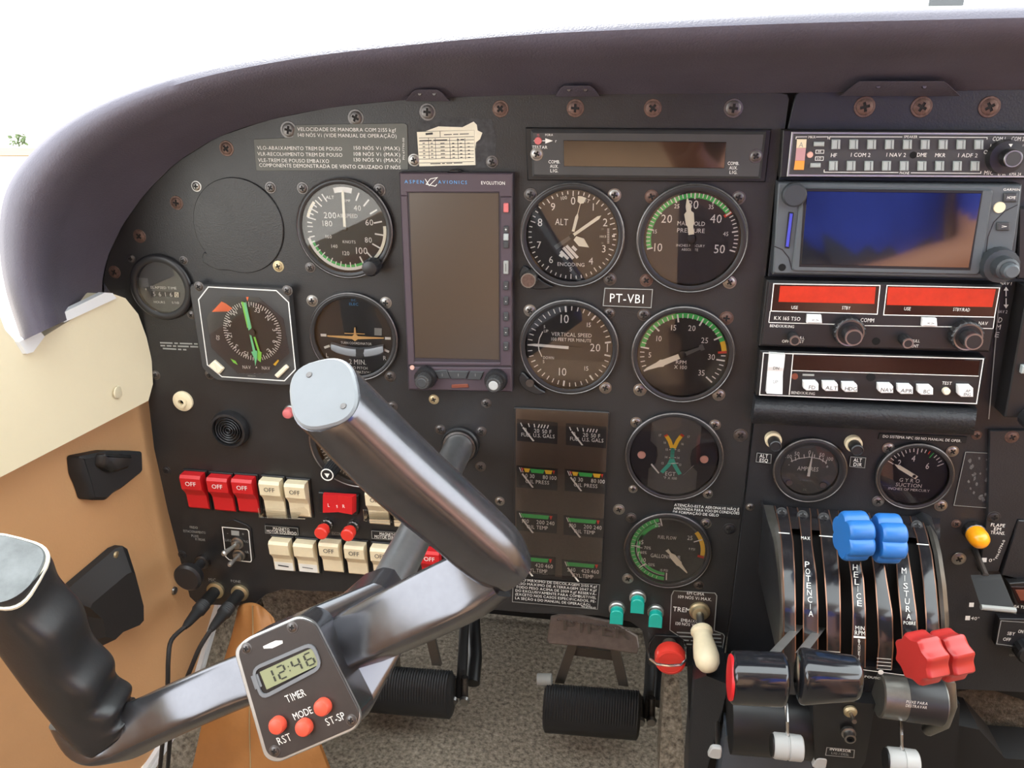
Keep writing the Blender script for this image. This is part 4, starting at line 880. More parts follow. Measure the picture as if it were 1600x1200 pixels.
# --- padded strip
b = MB(); n = 10; rows = []
for i in range(n+1):
    a = math.pi*i/n; f = i/n
    yL = 738+f*140; yR = 795+f*150
    d = .012+.012*math.sin(a)**.6
    rows.append([W(*z(75-f*20+(1335-75+f*0)*k/12, yL+(yR-yL)*k/12), d) for k in range(13)])
rows = [[Vector((p.x, -.0, p.z)) for p in rows[0]]]+rows+[[Vector((p.x, -.0, p.z)) for p in rows[-1]]]
b.grid(rows, 'pad'); b.poly([r[0] for r in rows], 'pad'); b.poly([r[-1] for r in rows][::-1], 'pad')
tag(b.build('padded_strip', None, W(1350, 670)), 'black leather padded strip below the autopilot panel', 'pad')
# --- right-hand column of dark units
t = thing('right_radio_rack', 'black equipment column at the right picture edge beside the GPS', 'radio', W(1620, 660))
b = MB(); slab(b, [(1606, 450), (1720, 452), (1700, 660), (1570, 652)], 0, .020, 'black', .001); b.build('case', t)
b = MB(); slab(b, [(1592, 325), (1720, 328), (1712, 440), (1590, 436)], 0, .008, 'ivory2' if 0 else 'bezel', .001); b.build('upper_case', t)
b = MB(); slab(b, [(1598, 572), (1640, 573), (1640, 586), (1596, 584)], .020, .024, 'btngrey', .0006); b.build('push_key', t)
b = MB(); knob(b, 1607, 652, .02, [(.008, .02), (.0075, .03)], 'bezel', 30, (0, .05)); b.build('knob', t)
b = MB(); b.line([(1562, 458), (1545, 655)], 1.6, .0012, 'printgrey'); 
for s_, x, y, w, h in [('NAV 1', 1572, 443, 18, 4.6), ('NAV 2', 1566, 487, 16, 4.6), ('D', 1563, 500, 6, 8), ('M', 1560, 511, 7, 8), ('E', 1558, 523, 6, 8)]: b.text(s_, x, y, h, .0012, 'printwhite', w=w)
for y0, y1, s in ((463, 452, 1), (466, 478, -1)): b.line([(1572, y0), (1572, y1)], 1.6, .0012, 'printwhite'); b.poly(Q([(1568, y1+2*s), (1576, y1+2*s), (1572, y1-4*s)], .0012), 'printwhite')
b.build('selector_lettering', rp, smooth=False)
# ================================================================== PLACARDS
def bars(k, x0, x1, y0, y1, h, d, m, words):
    """print too small to read: one short stroke for each word"""
    tot = sum(words)+len(words)-1; x = 0
    for w in words:
        a, e = x/tot, (x+w)/tot; k.line([(x0+(x1-x0)*a, y0+(y1-y0)*a), (x0+(x1-x0)*e, y0+(y1-y0)*e)], h, d, m); x += w+1
def placard(name, label, pts, m, d1=.0008, r=.001, border=None, inset_px=2):
    xs = [p[0] for p in pts]; ys = [p[1] for p in pts]
    t = thing(name, label, 'placard', W(sum(xs)/len(xs), max(ys)))
    b = MB(); slab(b, pts, 0, d1, m, .0002, r=r); b.build('plate', t); k = MB()
    if border:
        cx = sum(xs)/len(xs); cy = sum(ys)/len(ys)
        k.line([(x-inset_px*(1 if x > cx else -1), y-inset_px*(1 if y > cy else -1)) for x, y in pts], border, d1+.0001, 'printgrey', closed=True)
    return t, k, d1+.00015
z = ZM(390, 180, .25)
t, k, D_ = placard('speed_placard', 'grey L-shaped placard listing gear and manoeuvre speeds in knots', [z(285, 60), z(965, 50), z(985, 60), z(990, 340), z(42, 348), z(25, 150), z(270, 140)], 'placardgrey')
for s_, x0, x1, y, h in [('VELOCIDADE DE MANOBRA COM 2155 kgf', 295, 912, 90, 5.6), ('140 NÓS Vi (VIDE MANUAL DE OPERAÇÃO)', 297, 915, 127, 5.6), ('VLO-ABAIXAMENTO TREM DE POUSO', 45, 575, 207, 5.6), ('150 NÓS Vi (MAX)', 648, 938, 206, 5.6), ('VLR-RECOLHIMENTO TREM DE POUSO', 47, 577, 245, 5.6), ('108 NÓS Vi (MAX)', 648, 940, 244, 5.6), ('VLE-TREM DE POUSO EMBAIXO', 52, 495, 284, 5.6), ('130 NÓS Vi (MAX)', 648, 942, 280, 5.6), ('COMPONENTE DEMONSTRADA DE VENTO CRUZADO 17 NÓS', 55, 937, 319, 5.6)]:
    k.text(s_, *z((x0+x1)/2, y), h, D_, 'printwhite', w=(x1-x0)*.25)
k.text('PN 67793-00', *z(962, 210), 3, D_, 'printwhite', w=34, ang=R_(-88)); k.build('lettering', t, smooth=False)
# white paper sticker with table
t, k, D_ = placard('table_sticker', 'small white paper sticker printed with a table, above the tall display', [z(1045, 105), z(1405, 92), z(1412, 312), z(1060, 320)], 'paper', .0004, 0)
L_ = lambda x0, y0, x1, y1: k.line([z(x0, y0), z(x1, y1)], .7, D_, 'ink')
for y in (140, 160, 182, 205, 228, 250, 272, 296): L_(1058, y+3, 1402, y-6)
for x in (1118, 1160, 1250, 1300, 1345): L_(x, 143, x+5, 275)
L_(1190, 102, 1192, 140); bars(k, *[c for q in (z(1100, 118), z(1145, 114)) for c in (q[0],)], z(1100, 118)[1], z(1145, 114)[1], 3, D_, 'ink', [3]); bars(k, z(1215, 122)[0], z(1370, 116)[0], z(1215, 122)[1], z(1370, 116)[1], 1.2, D_, 'ink', [6, 4, 7])
bars(k, z(1062, 160)[0], z(1235, 154)[0], z(1062, 160)[1], z(1235, 154)[1], 1.4, D_, 'ink', [7, 8]); bars(k, z(1295, 154)[0], z(1340, 152)[0], z(1295, 154)[1], z(1340, 152)[1], 1.6, D_, 'ink', [2, 3])
for i, y in enumerate((176, 198, 220, 242, 264)):
    for x, w in ((1088, 14), (1138, 14), (1205, 26), (1272, 14), (1320, 14), (1368, 14)): q0, q1 = z(x-w/2+i, y), z(x+w/2+i, y-1); k.line([q0, q1], 1.2, D_, 'ink')
bars(k, z(1130, 304)[0], z(1330, 298)[0], z(1130, 304)[1], z(1330, 298)[1], 1.2, D_, 'ink', [7, 2, 4, 6]); k.build('printing', t, smooth=False)
b = MB(); slab(b, [z(1100, 100), z(1180, 70), z(1330, 75), z(1400, 40), z(1420, 60), z(1425, 95), z(1455, 110), z(1440, 150), z(1415, 170), z(1412, 210), z(1402, 92)], 0, .0002, 'paper', 0); plab(b.build('torn_paper', t), 'torn remains of an older white sticker')
b = MB(); slab(b, [(652, 190), (700, 183), (768, 186), (776, 215), (772, 262), (742, 262), (742, 204), (652, 206)], 0, .00015, 'residue', 0); plab(b.build('glue_patch', t), 'rough dark patch of old glue')
# registration
z = ZM(600, 120, .4)
t, k, D_ = placard('registration_placard', 'brown engraved registration placard reading PT-VBI', [z(860, 823), z(1052, 828), z(1046, 905), z(853, 897)], 'plate', .0010, 0, 1.2, 1.2)
k.text('PT-VBI', *z(950, 866), 13.5, D_, 'printwhite', w=54); k.build('lettering', t, smooth=False)
z = ZM(780, 600, .25)
t, k, D_ = placard('icing_placard', 'narrow black placard warning about icing, above the fuel flow gauge', [z(1090, 735), z(1510, 768), z(1502, 845), z(1082, 805)], 'matblack', .0008, .001)
for s_, x0, x1, y in [('ATENÇÃO-ESTA AERONAVE NÃO É', 1092, 1500, 770), ('APROVADA PARA VÔO EM CONDIÇÕES', 1088, 1502, 792), ('DE FORMAÇÃO DE GELO', 1085, 1372, 810)]: k.text(s_.replace('Ô', 'O'), *z((x0+x1)/2, y), 4, D_, 'printwhite', w=(x1-x0)*.25, ang=R_(0))
k.build('lettering', t, smooth=False)
z = ZM(780, 840, .25)
t, k, D_ = placard('weight_placard', 'black weight limit placard at the panel bottom beneath the engine gauges', [z(85, 252), z(632, 290), z(618, 452), z(78, 405)], 'matblack', .0010, .001, .8, 1)
for i, (s_, x0, x1) in enumerate([('PESO MÁXIMO DE DECOLAGEM 2155 Kgf', 105, 610), ('PESO MÁXIMO DE ATERRAGEM 2047 Kgf', 103, 608), ('TODO PESO ACIMA DE 2009 Kgf RESERVA-', 102, 606), ('DO EXCLUSIVAMENTE PARA COMBUSTÍVEL'.replace('Í', 'I'), 100, 605), ('(EXCETO NOS CASOS ESPECIFICADOS, PE-', 98, 603), ('LA SEÇÃO 6 DO MANUAL DE OPERAÇÃO).', 98, 572)]):
    k.text(s_, *z((x0+x1)/2, 284+i*23), 3.8, D_, 'printwhite', w=(x1-x0)*.25)
k.text('PN 67793-02', *z(560, 436), 2.8, D_, 'printwhite', w=22); k.build('lettering', t, smooth=False)
z = ZM(240, 680, .275)
for lab, q, lines in (('left', [(630, 510), (822, 525), (825, 572), (632, 560)], ('MAGNETO', 'MOTOR ESQUERDO')), ('right', [(1235, 540), (1420, 552), (1424, 600), (1237, 590)], ('MAGNETO', 'MOTOR DIREITO'))):
    t, k, D_ = placard('magneto_placard', 'black placard marked for the %s engine magneto, %s' % (lab, 'under the first two ivory switches' if lab == 'left' else 'half hidden by the yoke shaft'), [z(*p) for p in q], 'matblack', .0016, .0008, .7, 1)
    k.text(lines[0], *z(q[0][0]+95, q[0][1]+24), 4.6, D_, 'printwhite', w=25); k.text(lines[1], *z(q[0][0]+97, q[0][1]+42), 4.6, D_, 'printwhite', w=46 if lab == 'left' else 42); k.build('lettering', t, smooth=False)
z = ZM(1160, 660, .275)
for nm, q, s2, lab in (('a', [(80, 170), (168, 178), (165, 236), (74, 228)], 'ESQ', 'small black placard ALT ESQ left of the ammeter'), ('b', [(612, 192), (705, 198), (698, 262), (606, 254)], 'DIR', 'small black placard ALT DIR right of the ammeter')):
    t, k, D_ = placard('alternator_placard', lab, [z(*p) for p in q], 'matblack', .0008, .001, .8, 1)
    x = sum(p[0] for p in q)/4; y = sum(p[1] for p in q)/4; k.text('ALT', *z(x, y-12), 5.4, D_, 'printwhite', w=13); k.text(s2, *z(x, y+13), 5.4, D_, 'printwhite', w=13); k.build('lettering', t, smooth=False)
t, k, D_ = placard('autopilot_placard', 'thin black placard under the padded strip, above the suction gauge', [z(780, 62), z(1280, 82), z(1270, 120), z(770, 98)], 'matblack', .0008, .001)
k.text('DO SISTEMA NPC 150 NO MANUAL DE OPER.', *z(1020, 92), 4, D_, 'printwhite', w=124); k.build('lettering', t, smooth=False)
t, k, D_ = placard('scraped_label', 'empty outlined patch of scraped glue right of the suction gauge', [z(1265, 165), z(1455, 175), z(1400, 490), z(1198, 475)], 'residue_dark' if 0 else 'panel2', .0004, .003, .8, 1); k.build('outline', t, smooth=False)
mat('glue', (92, 92, 92), .5, noise=.6, nscale=220)
rr_ = random.Random(3)
b = MB()
for i in range(26):
    x, y = rr_.uniform(1240, 1430), rr_.uniform(200, 450); r = rr_.uniform(4, 14); a0 = rr_.random()*6
    b.poly([W(*z(x+r*math.cos(a0+j*1.05)*rr_.uniform(.5, 1.2), y+r*1.3*math.sin(a0+j*1.05)*rr_.uniform(.5, 1.2)), .00055) for j in range(6)], 'glue')
o = b.build('glue_residue', t, smooth=False); o['kind'] = 'stuff'
# printed legends straight on the panel
b = MB(); z = ZM(240, 680, .275)
for s_, x, y, w in [('FREIO', 228, 524, 12), ('ESTACIONAMENTO', 232, 549, 34), ('PUXE', 235, 573, 11), ('P/ FREAR', 265, 593, 15), ('MIC', 333, 822, 11), ('FONE', 467, 830, 15)]: b.text(s_, *z(x, y), 3.6 if w != 11 or s_ == 'PUXE' else 5, .0003, 'printgrey', w=w)
b.text('ESCORVA', *z(1050, 560), 4.4, .0003, 'printgrey', w=20)
z = ZM(0, 420, .25)
for i, (x0, x1, ws) in enumerate([(1000, 1235, [7, 2, 7, 2]), (1003, 1238, [3, 3, 2, 7, 5]), (1018, 1165, [8, 2, 2])]): bars(b, z(x0, 0)[0], z(x1, 0)[0], z(0, 462+18*i)[1], z(0, 470+18*i)[1], 2.2, .0003, 'printgrey', ws)
b.build('panel_lettering', ip, smooth=False)
# ================================================================== SWITCHES AND LAMPS
def rocker(cx, cy, w, h, m, label, legend='OFF', sticker=None, up=True):
    t = thing('rocker_switch', label, 'switch', W(cx, cy+h/2))
    c = W(cx, cy, .003); kx = (W(cx+1, cy)-W(cx, cy)).x; kz = (W(cx, cy-1)-W(cx, cy)).z
    hw = w*kx/2; hh = h*kz/2; Pt = lambda x, zz, d: Vector((c.x+x, -d, c.z+zz))
    b = MB(); b.prism([Pt(-hw-.0014, -hh-.0014, 0), Pt(hw+.0014, -hh-.0014, 0), Pt(hw+.0014, hh+.0014, 0), Pt(-hw-.0014, hh+.0014, 0)], (0, -.0022, 0), 'black', .0005); b.build('frame', t)
    sec = [(hh, .001), (hh, .0105), (hh*.86, .0125), (hh*.25, .0115), (hh*.02, .0078), (-hh*.2, .0056), (-hh*.9, .0046), (-hh, .0030)]
    b = MB(); L = [Pt(-hw+.0004, a, d) for a, d in sec]; Rr = [Pt(hw-.0004, a, d) for a, d in sec]
    b.grid([L, Rr], m); b.poly(L+[Pt(-hw+.0004, -hh, .001)], m); b.poly([p for p in (Rr+[Pt(hw-.0004, -hh, .001)])[::-1]], m); pd = b.build('paddle', t, ang=.35)
    b = MB(); z0 = hh*.58; pl = lambda x, y: (Pt(0, z0, .0124), AX*kx, AZ*kz)
    if not sticker: b.text(legend, 0, 0, 6.2, 0, 'printwhite' if m == 'rockred' else 'ink', w=16, plane=pl)
    if b.f: b.build('legend', pd, smooth=False)
    if sticker:
        b = MB(); b.prism([Pt(-hw+.001, -hh*.92, .0047), Pt(hw-.001, -hh*.92, .0047), Pt(hw-.001, -hh*.42, .0053), Pt(-hw+.001, -hh*.42, .0053)], (0, -.0002, 0), 'white')
        q_ = [Pt(-hw*.55, -hh*.62, .0057), Pt(hw*.5, -hh*.66, .0057)]; b.line(q_, .0008 if sticker == 'p' else .0014, 0, 'ink', px=False); b.build('paper_label', pd, smooth=False)
    return t
for cx, cy, m, lab in [(308, 766, 'rockred', 'red OFF rocker switch at the far left of the upper row'), (349, 770, 'rockred', 'middle red OFF rocker switch of the three'), (387, 772, 'rockred', 'red OFF rocker switch next to the ivory ones'), (429, 775, 'ivory', 'ivory OFF rocker switch just right of the red switches'), (468, 779, 'ivory', 'ivory OFF rocker switch left of the red start switch'), (592, 791, 'ivory', 'ivory OFF rocker right of the start switch, against the yoke grip'), (631, 796, 'ivory', 'ivory rocker almost covered by the yoke grip')]:
    rocker(cx, cy, 32, 56, m, lab)
for i, (cx, cy, st) in enumerate([(443, 866, 'h'), (481, 869, 'p'), (520, 868, None), (559, 872, None), (599, 876, None), (675, 880, None)]):
    lab = ['ivory rocker with handwritten white label, first of the lower row', 'ivory rocker with printed white label, second of the lower row', 'ivory rocker, third of the lower row, without paper label', 'ivory rocker, fourth of the lower row', 'ivory rocker of the lower row touching the yoke shaft', 'red rocker peeking out between the shaft and right grip'][i]
    rocker(cx, cy, 31, 50, 'ivory' if i < 5 else 'rockred', lab, 'OFF', st)
z = ZM(240, 680, .275)
for q, lab in (([(592, 418), (760, 425), (850, 410), (872, 428), (880, 455), (860, 478), (600, 470)], 'bent clear plastic guard over the first ivory switch pair'), ([(1190, 425), (1420, 440), (1420, 500), (1195, 490)], 'bent clear plastic guard left of the yoke shaft')):
    t = thing('switch_guard', lab, 'switch guard', W(*z(q[0][0]+100, 475)))
    b = MB(); slab(b, [z(*p) for p in q], .015, .0162, 'clearguard', .0003); b.build('shield', t)
    b = MB(); slab(b, [z(q[0][0]+5, q[0][1]+40), z(q[0][0]+220, q[0][1]+50), z(q[0][0]+220, q[0][1]+60), z(q[0][0]+5, q[0][1]+52)], 0, .0150, 'clearguard', .0002); b.build('foot', t)
# start switch
t = thing('starter_switch', 'red rocker marked L and R in a black housing', 'switch', W(528, 806))
b = MB(); slab(b, [z(935, 325), z(1162, 345), z(1160, 452), z(938, 440)], 0, .006, 'black', .0008); b.build('housing', t)
b = MB(); sec = [(955, .006), (965, .0125), (1045, .0095), (1130, .0125), (1142, .006)]
T_ = [W(*z(x, 338+(x-955)*.06), .011) for x, d in sec]; B_ = [W(*z(x, 436+(x-955)*.06), .011) for x, d in sec]
T_ = [Vector((p.x, -d, p.z)) for p, (x, d) in zip(T_, sec)]; B_ = [Vector((p.x, -d, p.z)) for p, (x, d) in zip(B_, sec)]
b.grid([T_, B_], 'rockred'); b.poly(T_, 'rockred'); b.poly(B_[::-1], 'rockred'); pd = b.build('paddle', t, smooth=False)
b = MB(); b.text('L', *z(995, 398), 5, .0122, 'printwhite'); b.text('S', *z(1042, 405), 4, .0110, 'printwhite'); b.text('R', *z(1080, 404), 5, .0122, 'printwhite'); b.build('legend', pd, smooth=False)
for x, y, lab in [(990, 502, 'red primer push button on the left, below the start switch'), (1137, 512, 'red primer push button on the right, below the start switch')]:
    t = thing('primer_button', lab, 'button', W(*z(x, y+30))); c = W(*z(x, y), 0); C0_ = Vector((c.x, 0, c.z))
    b = MB(); b.lathe(C0_, [(.0060, 0), (.0060, .003), (.0052, .004), (.0052, .008)], 'steel', 24, flute=(0, .08)); b.build('collar', t)
    b = MB(); b.lathe(C0_, [(.0048, .006), (.0048, .011), (.0064, .0115), (.0064, .0185), (.0054, .0195)], 'redknob', 28); b.build('cap', t)
# toggle plate
t = thing('toggle_switch_plate', 'outlined black plate with two chrome toggle levers', 'switch', W(370, 880))
b = MB(); slab(b, [z(382, 515), z(400, 505), z(455, 480), z(530, 512), z(552, 532), z(572, 700), z(555, 725), z(430, 712), z(402, 690)], 0, .0016, 'black', .0004); b.build('plate', t)
b = MB(); b.line([z(390, 522), z(530, 535), z(540, 545), z(556, 712), z(550, 720), z(430, 708), z(410, 690)], 1.4, .0018, 'printwhite', closed=True); b.text('-', *z(420, 555), 5, .0018, 'printgrey'); b.text('+', *z(508, 562), 5, .0018, 'printgrey')
b.poly(Q([z(440, 540), z(485, 545), z(487, 572), z(442, 568)], .0018), 'printgrey'); b.text('CLARO', *z(420, 597), 3.6, .0018, 'printgrey', w=11); b.text('FRIO', *z(522, 604), 3.6, .0018, 'printgrey', w=9); b.text('AR', *z(528, 664), 3.6, .0018, 'printgrey', w=7); b.build('lettering', t, smooth=False)
for x, y, tx_, ty, L_ in [(477, 612, 392, 678, 1), (486, 680, 428, 740, .8)]:
    b = MB(); c = W(*z(x, y), .003); b.lathe(Vector((c.x, 0, c.z)), [(.0066, .0014), (.0066, .004), (.005, .0045), (.0044, .0075)], 'steel', 24); lv = b.build('toggle_base', t)
    b = MB(); a = Vector((c.x, -.006, c.z)); e = W(*z(tx_, ty), .024); b.tube([a, a*.4+e*.6, e*.9+a*.1, e], [.0016*L_, .0022*L_, .003*L_, .0018*L_], 'alu', 14); b.build('toggle_lever', lv)
# knobs and lamps on the lower left
t = thing('parking_brake_knob', 'black round pull knob at the lower left panel corner', 'knob', W(300, 905))
b = MB(); c = W(318, 876, 0); C0_ = Vector((c.x, 0, c.z)); b.lathe(C0_, [(.0075, 0), (.0075, .004), (.0055, .005)], 'darksteel', 24); b.build('collar', t)
b = MB(); b.lathe(C0_, [(.0048, .003), (.0048, .022), (.0135, .024), (.0145, .027), (.0145, .031), (.012, .033)], 'bezel', 36); b.build('handle', t)
for nm, lab, jx, jy, cab in [('mic', 'black headset plug in the MIC jack, on the left', 338, 921, [(268, 1000, .07), (263, 1030, .08), (262, 1070, .085), (258, 1120, .08), (250, 1200, .07)]), ('phone', 'black headset plug in the FONE jack, on the right', 376, 925, [(312, 1012, .07), (300, 1040, .075), (288, 1070, .075), (270, 1120, .07), (262, 1200, .06)])]:
    t = thing('headset_plug', lab, 'plug', W(jx, jy+10)); c = W(jx, jy, 0); C0_ = Vector((c.x, 0, c.z))
    b = MB(); b.lathe(C0_, [(.0092, 0), (.0092, .003), (.0072, .0042)], 'brass', 26); plab(b.build('jack_ring', t), 'brass jack ring')
    b = MB(); pr = [(.0062, .004), (.0062, .024), (.0068, .025)]
    for i in range(5): pr += [(.0070, .026+i*.0024), (.0062, .0272+i*.0024)]
    pr += [(.0056, .040), (.0040, .056), (.0026, .062)]
    b.lathe(C0_, pr, 'rubber', 28); b.build('plug_body', t)
    b = MB(); e = C0_+Vector((0, -.061, 0)); P_ = [C0_+Vector((0, -.057, 0)), e]+[W(x, y, d) for x, y, d in cab]
    S_ = []
    for i in range(len(P_)-1):
        for j in range(4):
            f = j/4; p0 = P_[max(i-1, 0)]; p1 = P_[i]; p2 = P_[i+1]; p3 = P_[min(i+2, len(P_)-1)]
            S_.append(.5*((2*p1)+(p2-p0)*f+(2*p0-5*p1+4*p2-p3)*f*f+(3*p1-p0-3*p2+p3)*f**3))
    b.tube(S_+[P_[-1]], .0022, 'rubber', 10); b.build('cable', t)
t = thing('jack_socket', 'cream round jack socket left of the black air outlet', 'socket', W(286, 640)); c = W(287, 626, 0); C0_ = Vector((c.x, 0, c.z))
b = MB(); b.lathe(C0_, [(.0098, 0), (.0098, .0022), (.0085, .0032), (.0052, .0036), (.0050, .0052), (.0028, .0054), (.0026, .001)], 'ivory', 32, cap=False); b.build('flange', t)
b = MB(); b.lathe(C0_, [(.0027, .0005), (.0027, .0012)], 'void', 16); b.build('hole', t)
t = thing('air_outlet', 'round black outlet with concentric rings on the lower left panel', 'vent', W(359, 702)); c = W(361, 669, 0); C0_ = Vector((c.x, 0, c.z))
b = MB(); b.lathe(C0_, [(.0185, 0), (.0185, .004), (.0172, .0075), (.0150, .0078), (.0145, .005)], 'bezel', 48, cap=False); b.build('rim', t)
for i, r in enumerate((.0128, .0102, .0078, .0054, .003)):
    b = MB(); b.lathe(C0_, [(r, .002), (r, .0064), (r-.0005, .007), (r-.0013, .0064), (r-.0013, .002)], 'bezel', 40, cap=(i == 4)); b.build('ring', t)
b = MB(); b.lathe(C0_, [(.0148, .0015), (.0148, .0042)], 'bezel', 40); b.build('core', t)
t = thing('warning_lamp', 'small pale red lamp left of the right grip cap', 'lamp', W(453, 652)); c = W(455, 641, 0); C0_ = Vector((c.x, 0, c.z))
b = MB(); b.lathe(C0_, [(.0060, 0), (.0060, .003), (.0050, .004)], 'steel', 24); b.build('collar', t)
b = MB(); b.lathe(C0_, [(.0048, .003), (.0050, .008), (.0042, .0098), (.002, .0106)], 'lamp_red', 24); b.build('lens', t)
t = thing('dimmer_knob', 'fluted black knob with white triangle above the start switch', 'knob', W(515, 745)); c = W(523, 727, 0); C0_ = Vector((c.x, 0, c.z))
b = MB(); b.lathe(C0_, [(.0072, 0), (.0072, .018), (.0066, .0195)], 'bezel', 40, flute=(0, .08)); b.build('body', t)
b = MB(); b.lathe(C0_, [(.0062, .0193), (.0060, .0199), (.0052, .0199), (.0050, .0193)], 'printwhite', 28, cap=False); p = lambda a, r: C0_+Vector((r*math.sin(R_(a)), -.0199, r*math.cos(R_(a)))); b.poly([p(180, .003), p(60, .003), p(-60, .003)], 'printwhite'); b.build('pointer_mark', t, smooth=False)
# alternator push lamps
z = ZM(1160, 660, .275)
for x, y, lab in [(178, 100, 'ivory press button with black tip above the ALT ESQ placard'), (632, 122, 'ivory press button with black tip above the ALT DIR placard')]:
    t = thing('alternator_button', lab, 'button', W(*z(x, y+20))); c = W(*z(x-6, y-10), 0); C0_ = Vector((c.x, 0, c.z))
    b = MB(); b.lathe(C0_, [(.0068, 0), (.0068, .005), (.0060, .006)], 'ivory', 24); b.build('collar', t)
    b = MB(); b.lathe(C0_, [(.0050, .005), (.0050, .0165), (.0042, .0172), (.0038, .0165)], 'bezel', 24); b.build('cap', t)
# yoke shaft bushing is built with the yoke; small placard behind the yoke at the right
z = ZM(340, 540, .3125)
t, k, D_ = placard('outlined_placard', 'black outlined placard peeking above the lower end of the right grip', [z(1290, 845), z(1430, 852), z(1432, 910), z(1290, 1000)], 'matblack', .0008, .001, 1, 1); k.build('outline', t, smooth=False)
# gear lamps
z = ZM(780, 840, .25)
for (x, y, yb), lab in zip([(737, 420, 548), (866, 352, 478), (978, 440, 582)], ['turquoise hooded gear lamp, leftmost of three', 'turquoise hooded gear lamp, uppermost of three', 'turquoise hooded gear lamp nearest the gear lever']):
    t = thing('gear_lamp', lab, 'lamp', W(*z(x, yb)), 'turquoise gear lamps'); c = W(*z(x, y+18), 0); C0_ = Vector((c.x, 0, c.z))
    b = MB(); b.lathe(C0_, [(.0078, 0), (.0078, .003), (.0068, .004), (.0066, .0055)], 'alu', 28); b.build('collar', t)
    b = MB(); n = 12; f0 = []; f1 = []
    for i in range(n+1): a = math.pi*i/n; f0.append(C0_+Vector((.0062*math.cos(a), -.005, .0055*math.sin(a)))); 
    f0 += [C0_+Vector((-.0062, -.005, -.010)), C0_+Vector((.0062, -.005, -.010))]
    b.prism(f0, (0, -.0075, 0), 'teal', .0006); b.build('lens', t)
# gear lever with its placard
t, k, D_ = placard('gear_placard', 'outlined black TREM placard around the gear lever', [z(1090, 330), z(1350, 345), z(1362, 362), z(1345, 580), z(1400, 600), z(1410, 615), z(1390, 738), z(1170, 720), z(1120, 610), z(1065, 580), z(1075, 360)], 'plate', .0008, .001)
k.line([z(1092, 332), z(1348, 347), z(1360, 364), z(1343, 582), z(1398, 602), z(1408, 617), z(1388, 736), z(1172, 718)], 1.3, D_, 'printgrey'); k.line([z(1118, 612), z(1067, 578), z(1077, 362), z(1092, 332)], 1.3, D_, 'printgrey')
for s_, x, y, w, h in [('EM CIMA', 1228, 350, 27, 4.6), ('109 NÓS Vi MAX.', 1222, 378, 53, 4.6), ('TREM', 1140, 450, 27, 7), ('EMBAIXO', 1190, 520, 27, 4.6), ('130 NÓS Vi MAX.', 1200, 545, 50, 4.6)]: k.text(s_, *z(x, y), h, D_, 'printwhite', w=w)
for i, ws in enumerate(([7, 5, 4], [6, 6, 4], [4, 3, 6, 3], [6, 2, 5], [4, 6, 4], [2, 6])): bars(k, z(1110+i*10, 592+24*i)[0], z(1385+i*2-(40 if i > 3 else 0), 607+24*i)[0], z(1110, 592+24*i)[1], z(1385, 607+24*i)[1], 2.4, D_, 'printgrey', ws)
k.build('lettering', t, smooth=False)
t = thing('gear_lever', 'ivory teardrop landing gear lever on a steel toggle', 'lever', W(1093, 975)); c = W(1093, 954, .001); C0_ = Vector((c.x, -.0008, c.z))
b = MB(); b.lathe(C0_, [(.0095, 0), (.0095, .0025), (.0080, .0035), (.0070, .0065), (.0055, .007)], 'brass', 24); b.build('collar', t)
b = MB(); e0 = C0_+Vector((0, -.006, 0)); e1 = W(1096, 985, .026); b.tube([e0, e1], [.0036, .0034], 'steel', 16); b.build('shaft', t)
e2 = W(1108, 1048, .066); ax_ = (e2-e1)
b = MB(); fr = [(-.04, .0088), (0, .0098), (.06, .0098), (.1, .0085), (.2, .0085), (.4, .0100), (.65, .0112), (.82, .0104), (.93, .0078), (.985, .004), (1, .0008)]
b.tube([e1+ax_*f for f, r in fr], [r for f, r in fr], 'ivory', 24); b.build('handle', t)
# emergency gear knob with wire guard
t = thing('emergency_gear_knob', 'bright red pull knob with bent wire guard below the gear lamps', 'knob', W(1045, 1045))
b = MB(); slab(b, [z(975, 610), z(1120, 618), z(1170, 660), z(1165, 760), z(940, 745), z(935, 660)], 0, .002, 'black', .0005); b.build('bracket', t)
c = W(1046, 1004, 0); C0_ = Vector((c.x, 0, c.z)); b = MB(); b.lathe(C0_, [(.0070, .001), (.0066, .010), (.008, .012)], 'pedalarm', 24); b.build('stem', t)
b = MB(); b.lathe(C0_, [(.0072, .010), (.0085, .013), (.0132, .015), (.0142, .018), (.0142, .026), (.0134, .0285), (.0112, .0292), (.0110, .0288)], 'redknob', 40); b.build('knob', t)
b = MB(); b.tube([W(*z(945, 655), .003), W(*z(933, 700), .018), W(*z(945, 760), .034), W(*z(985, 790), .038), W(*z(1060, 800), .039), W(*z(1135, 795), .038), W(*z(1165, 765), .034), W(*z(1165, 700), .018), W(*z(1150, 655), .003)], .0013, 'chrome', 8); b.build('wire_guard', t)
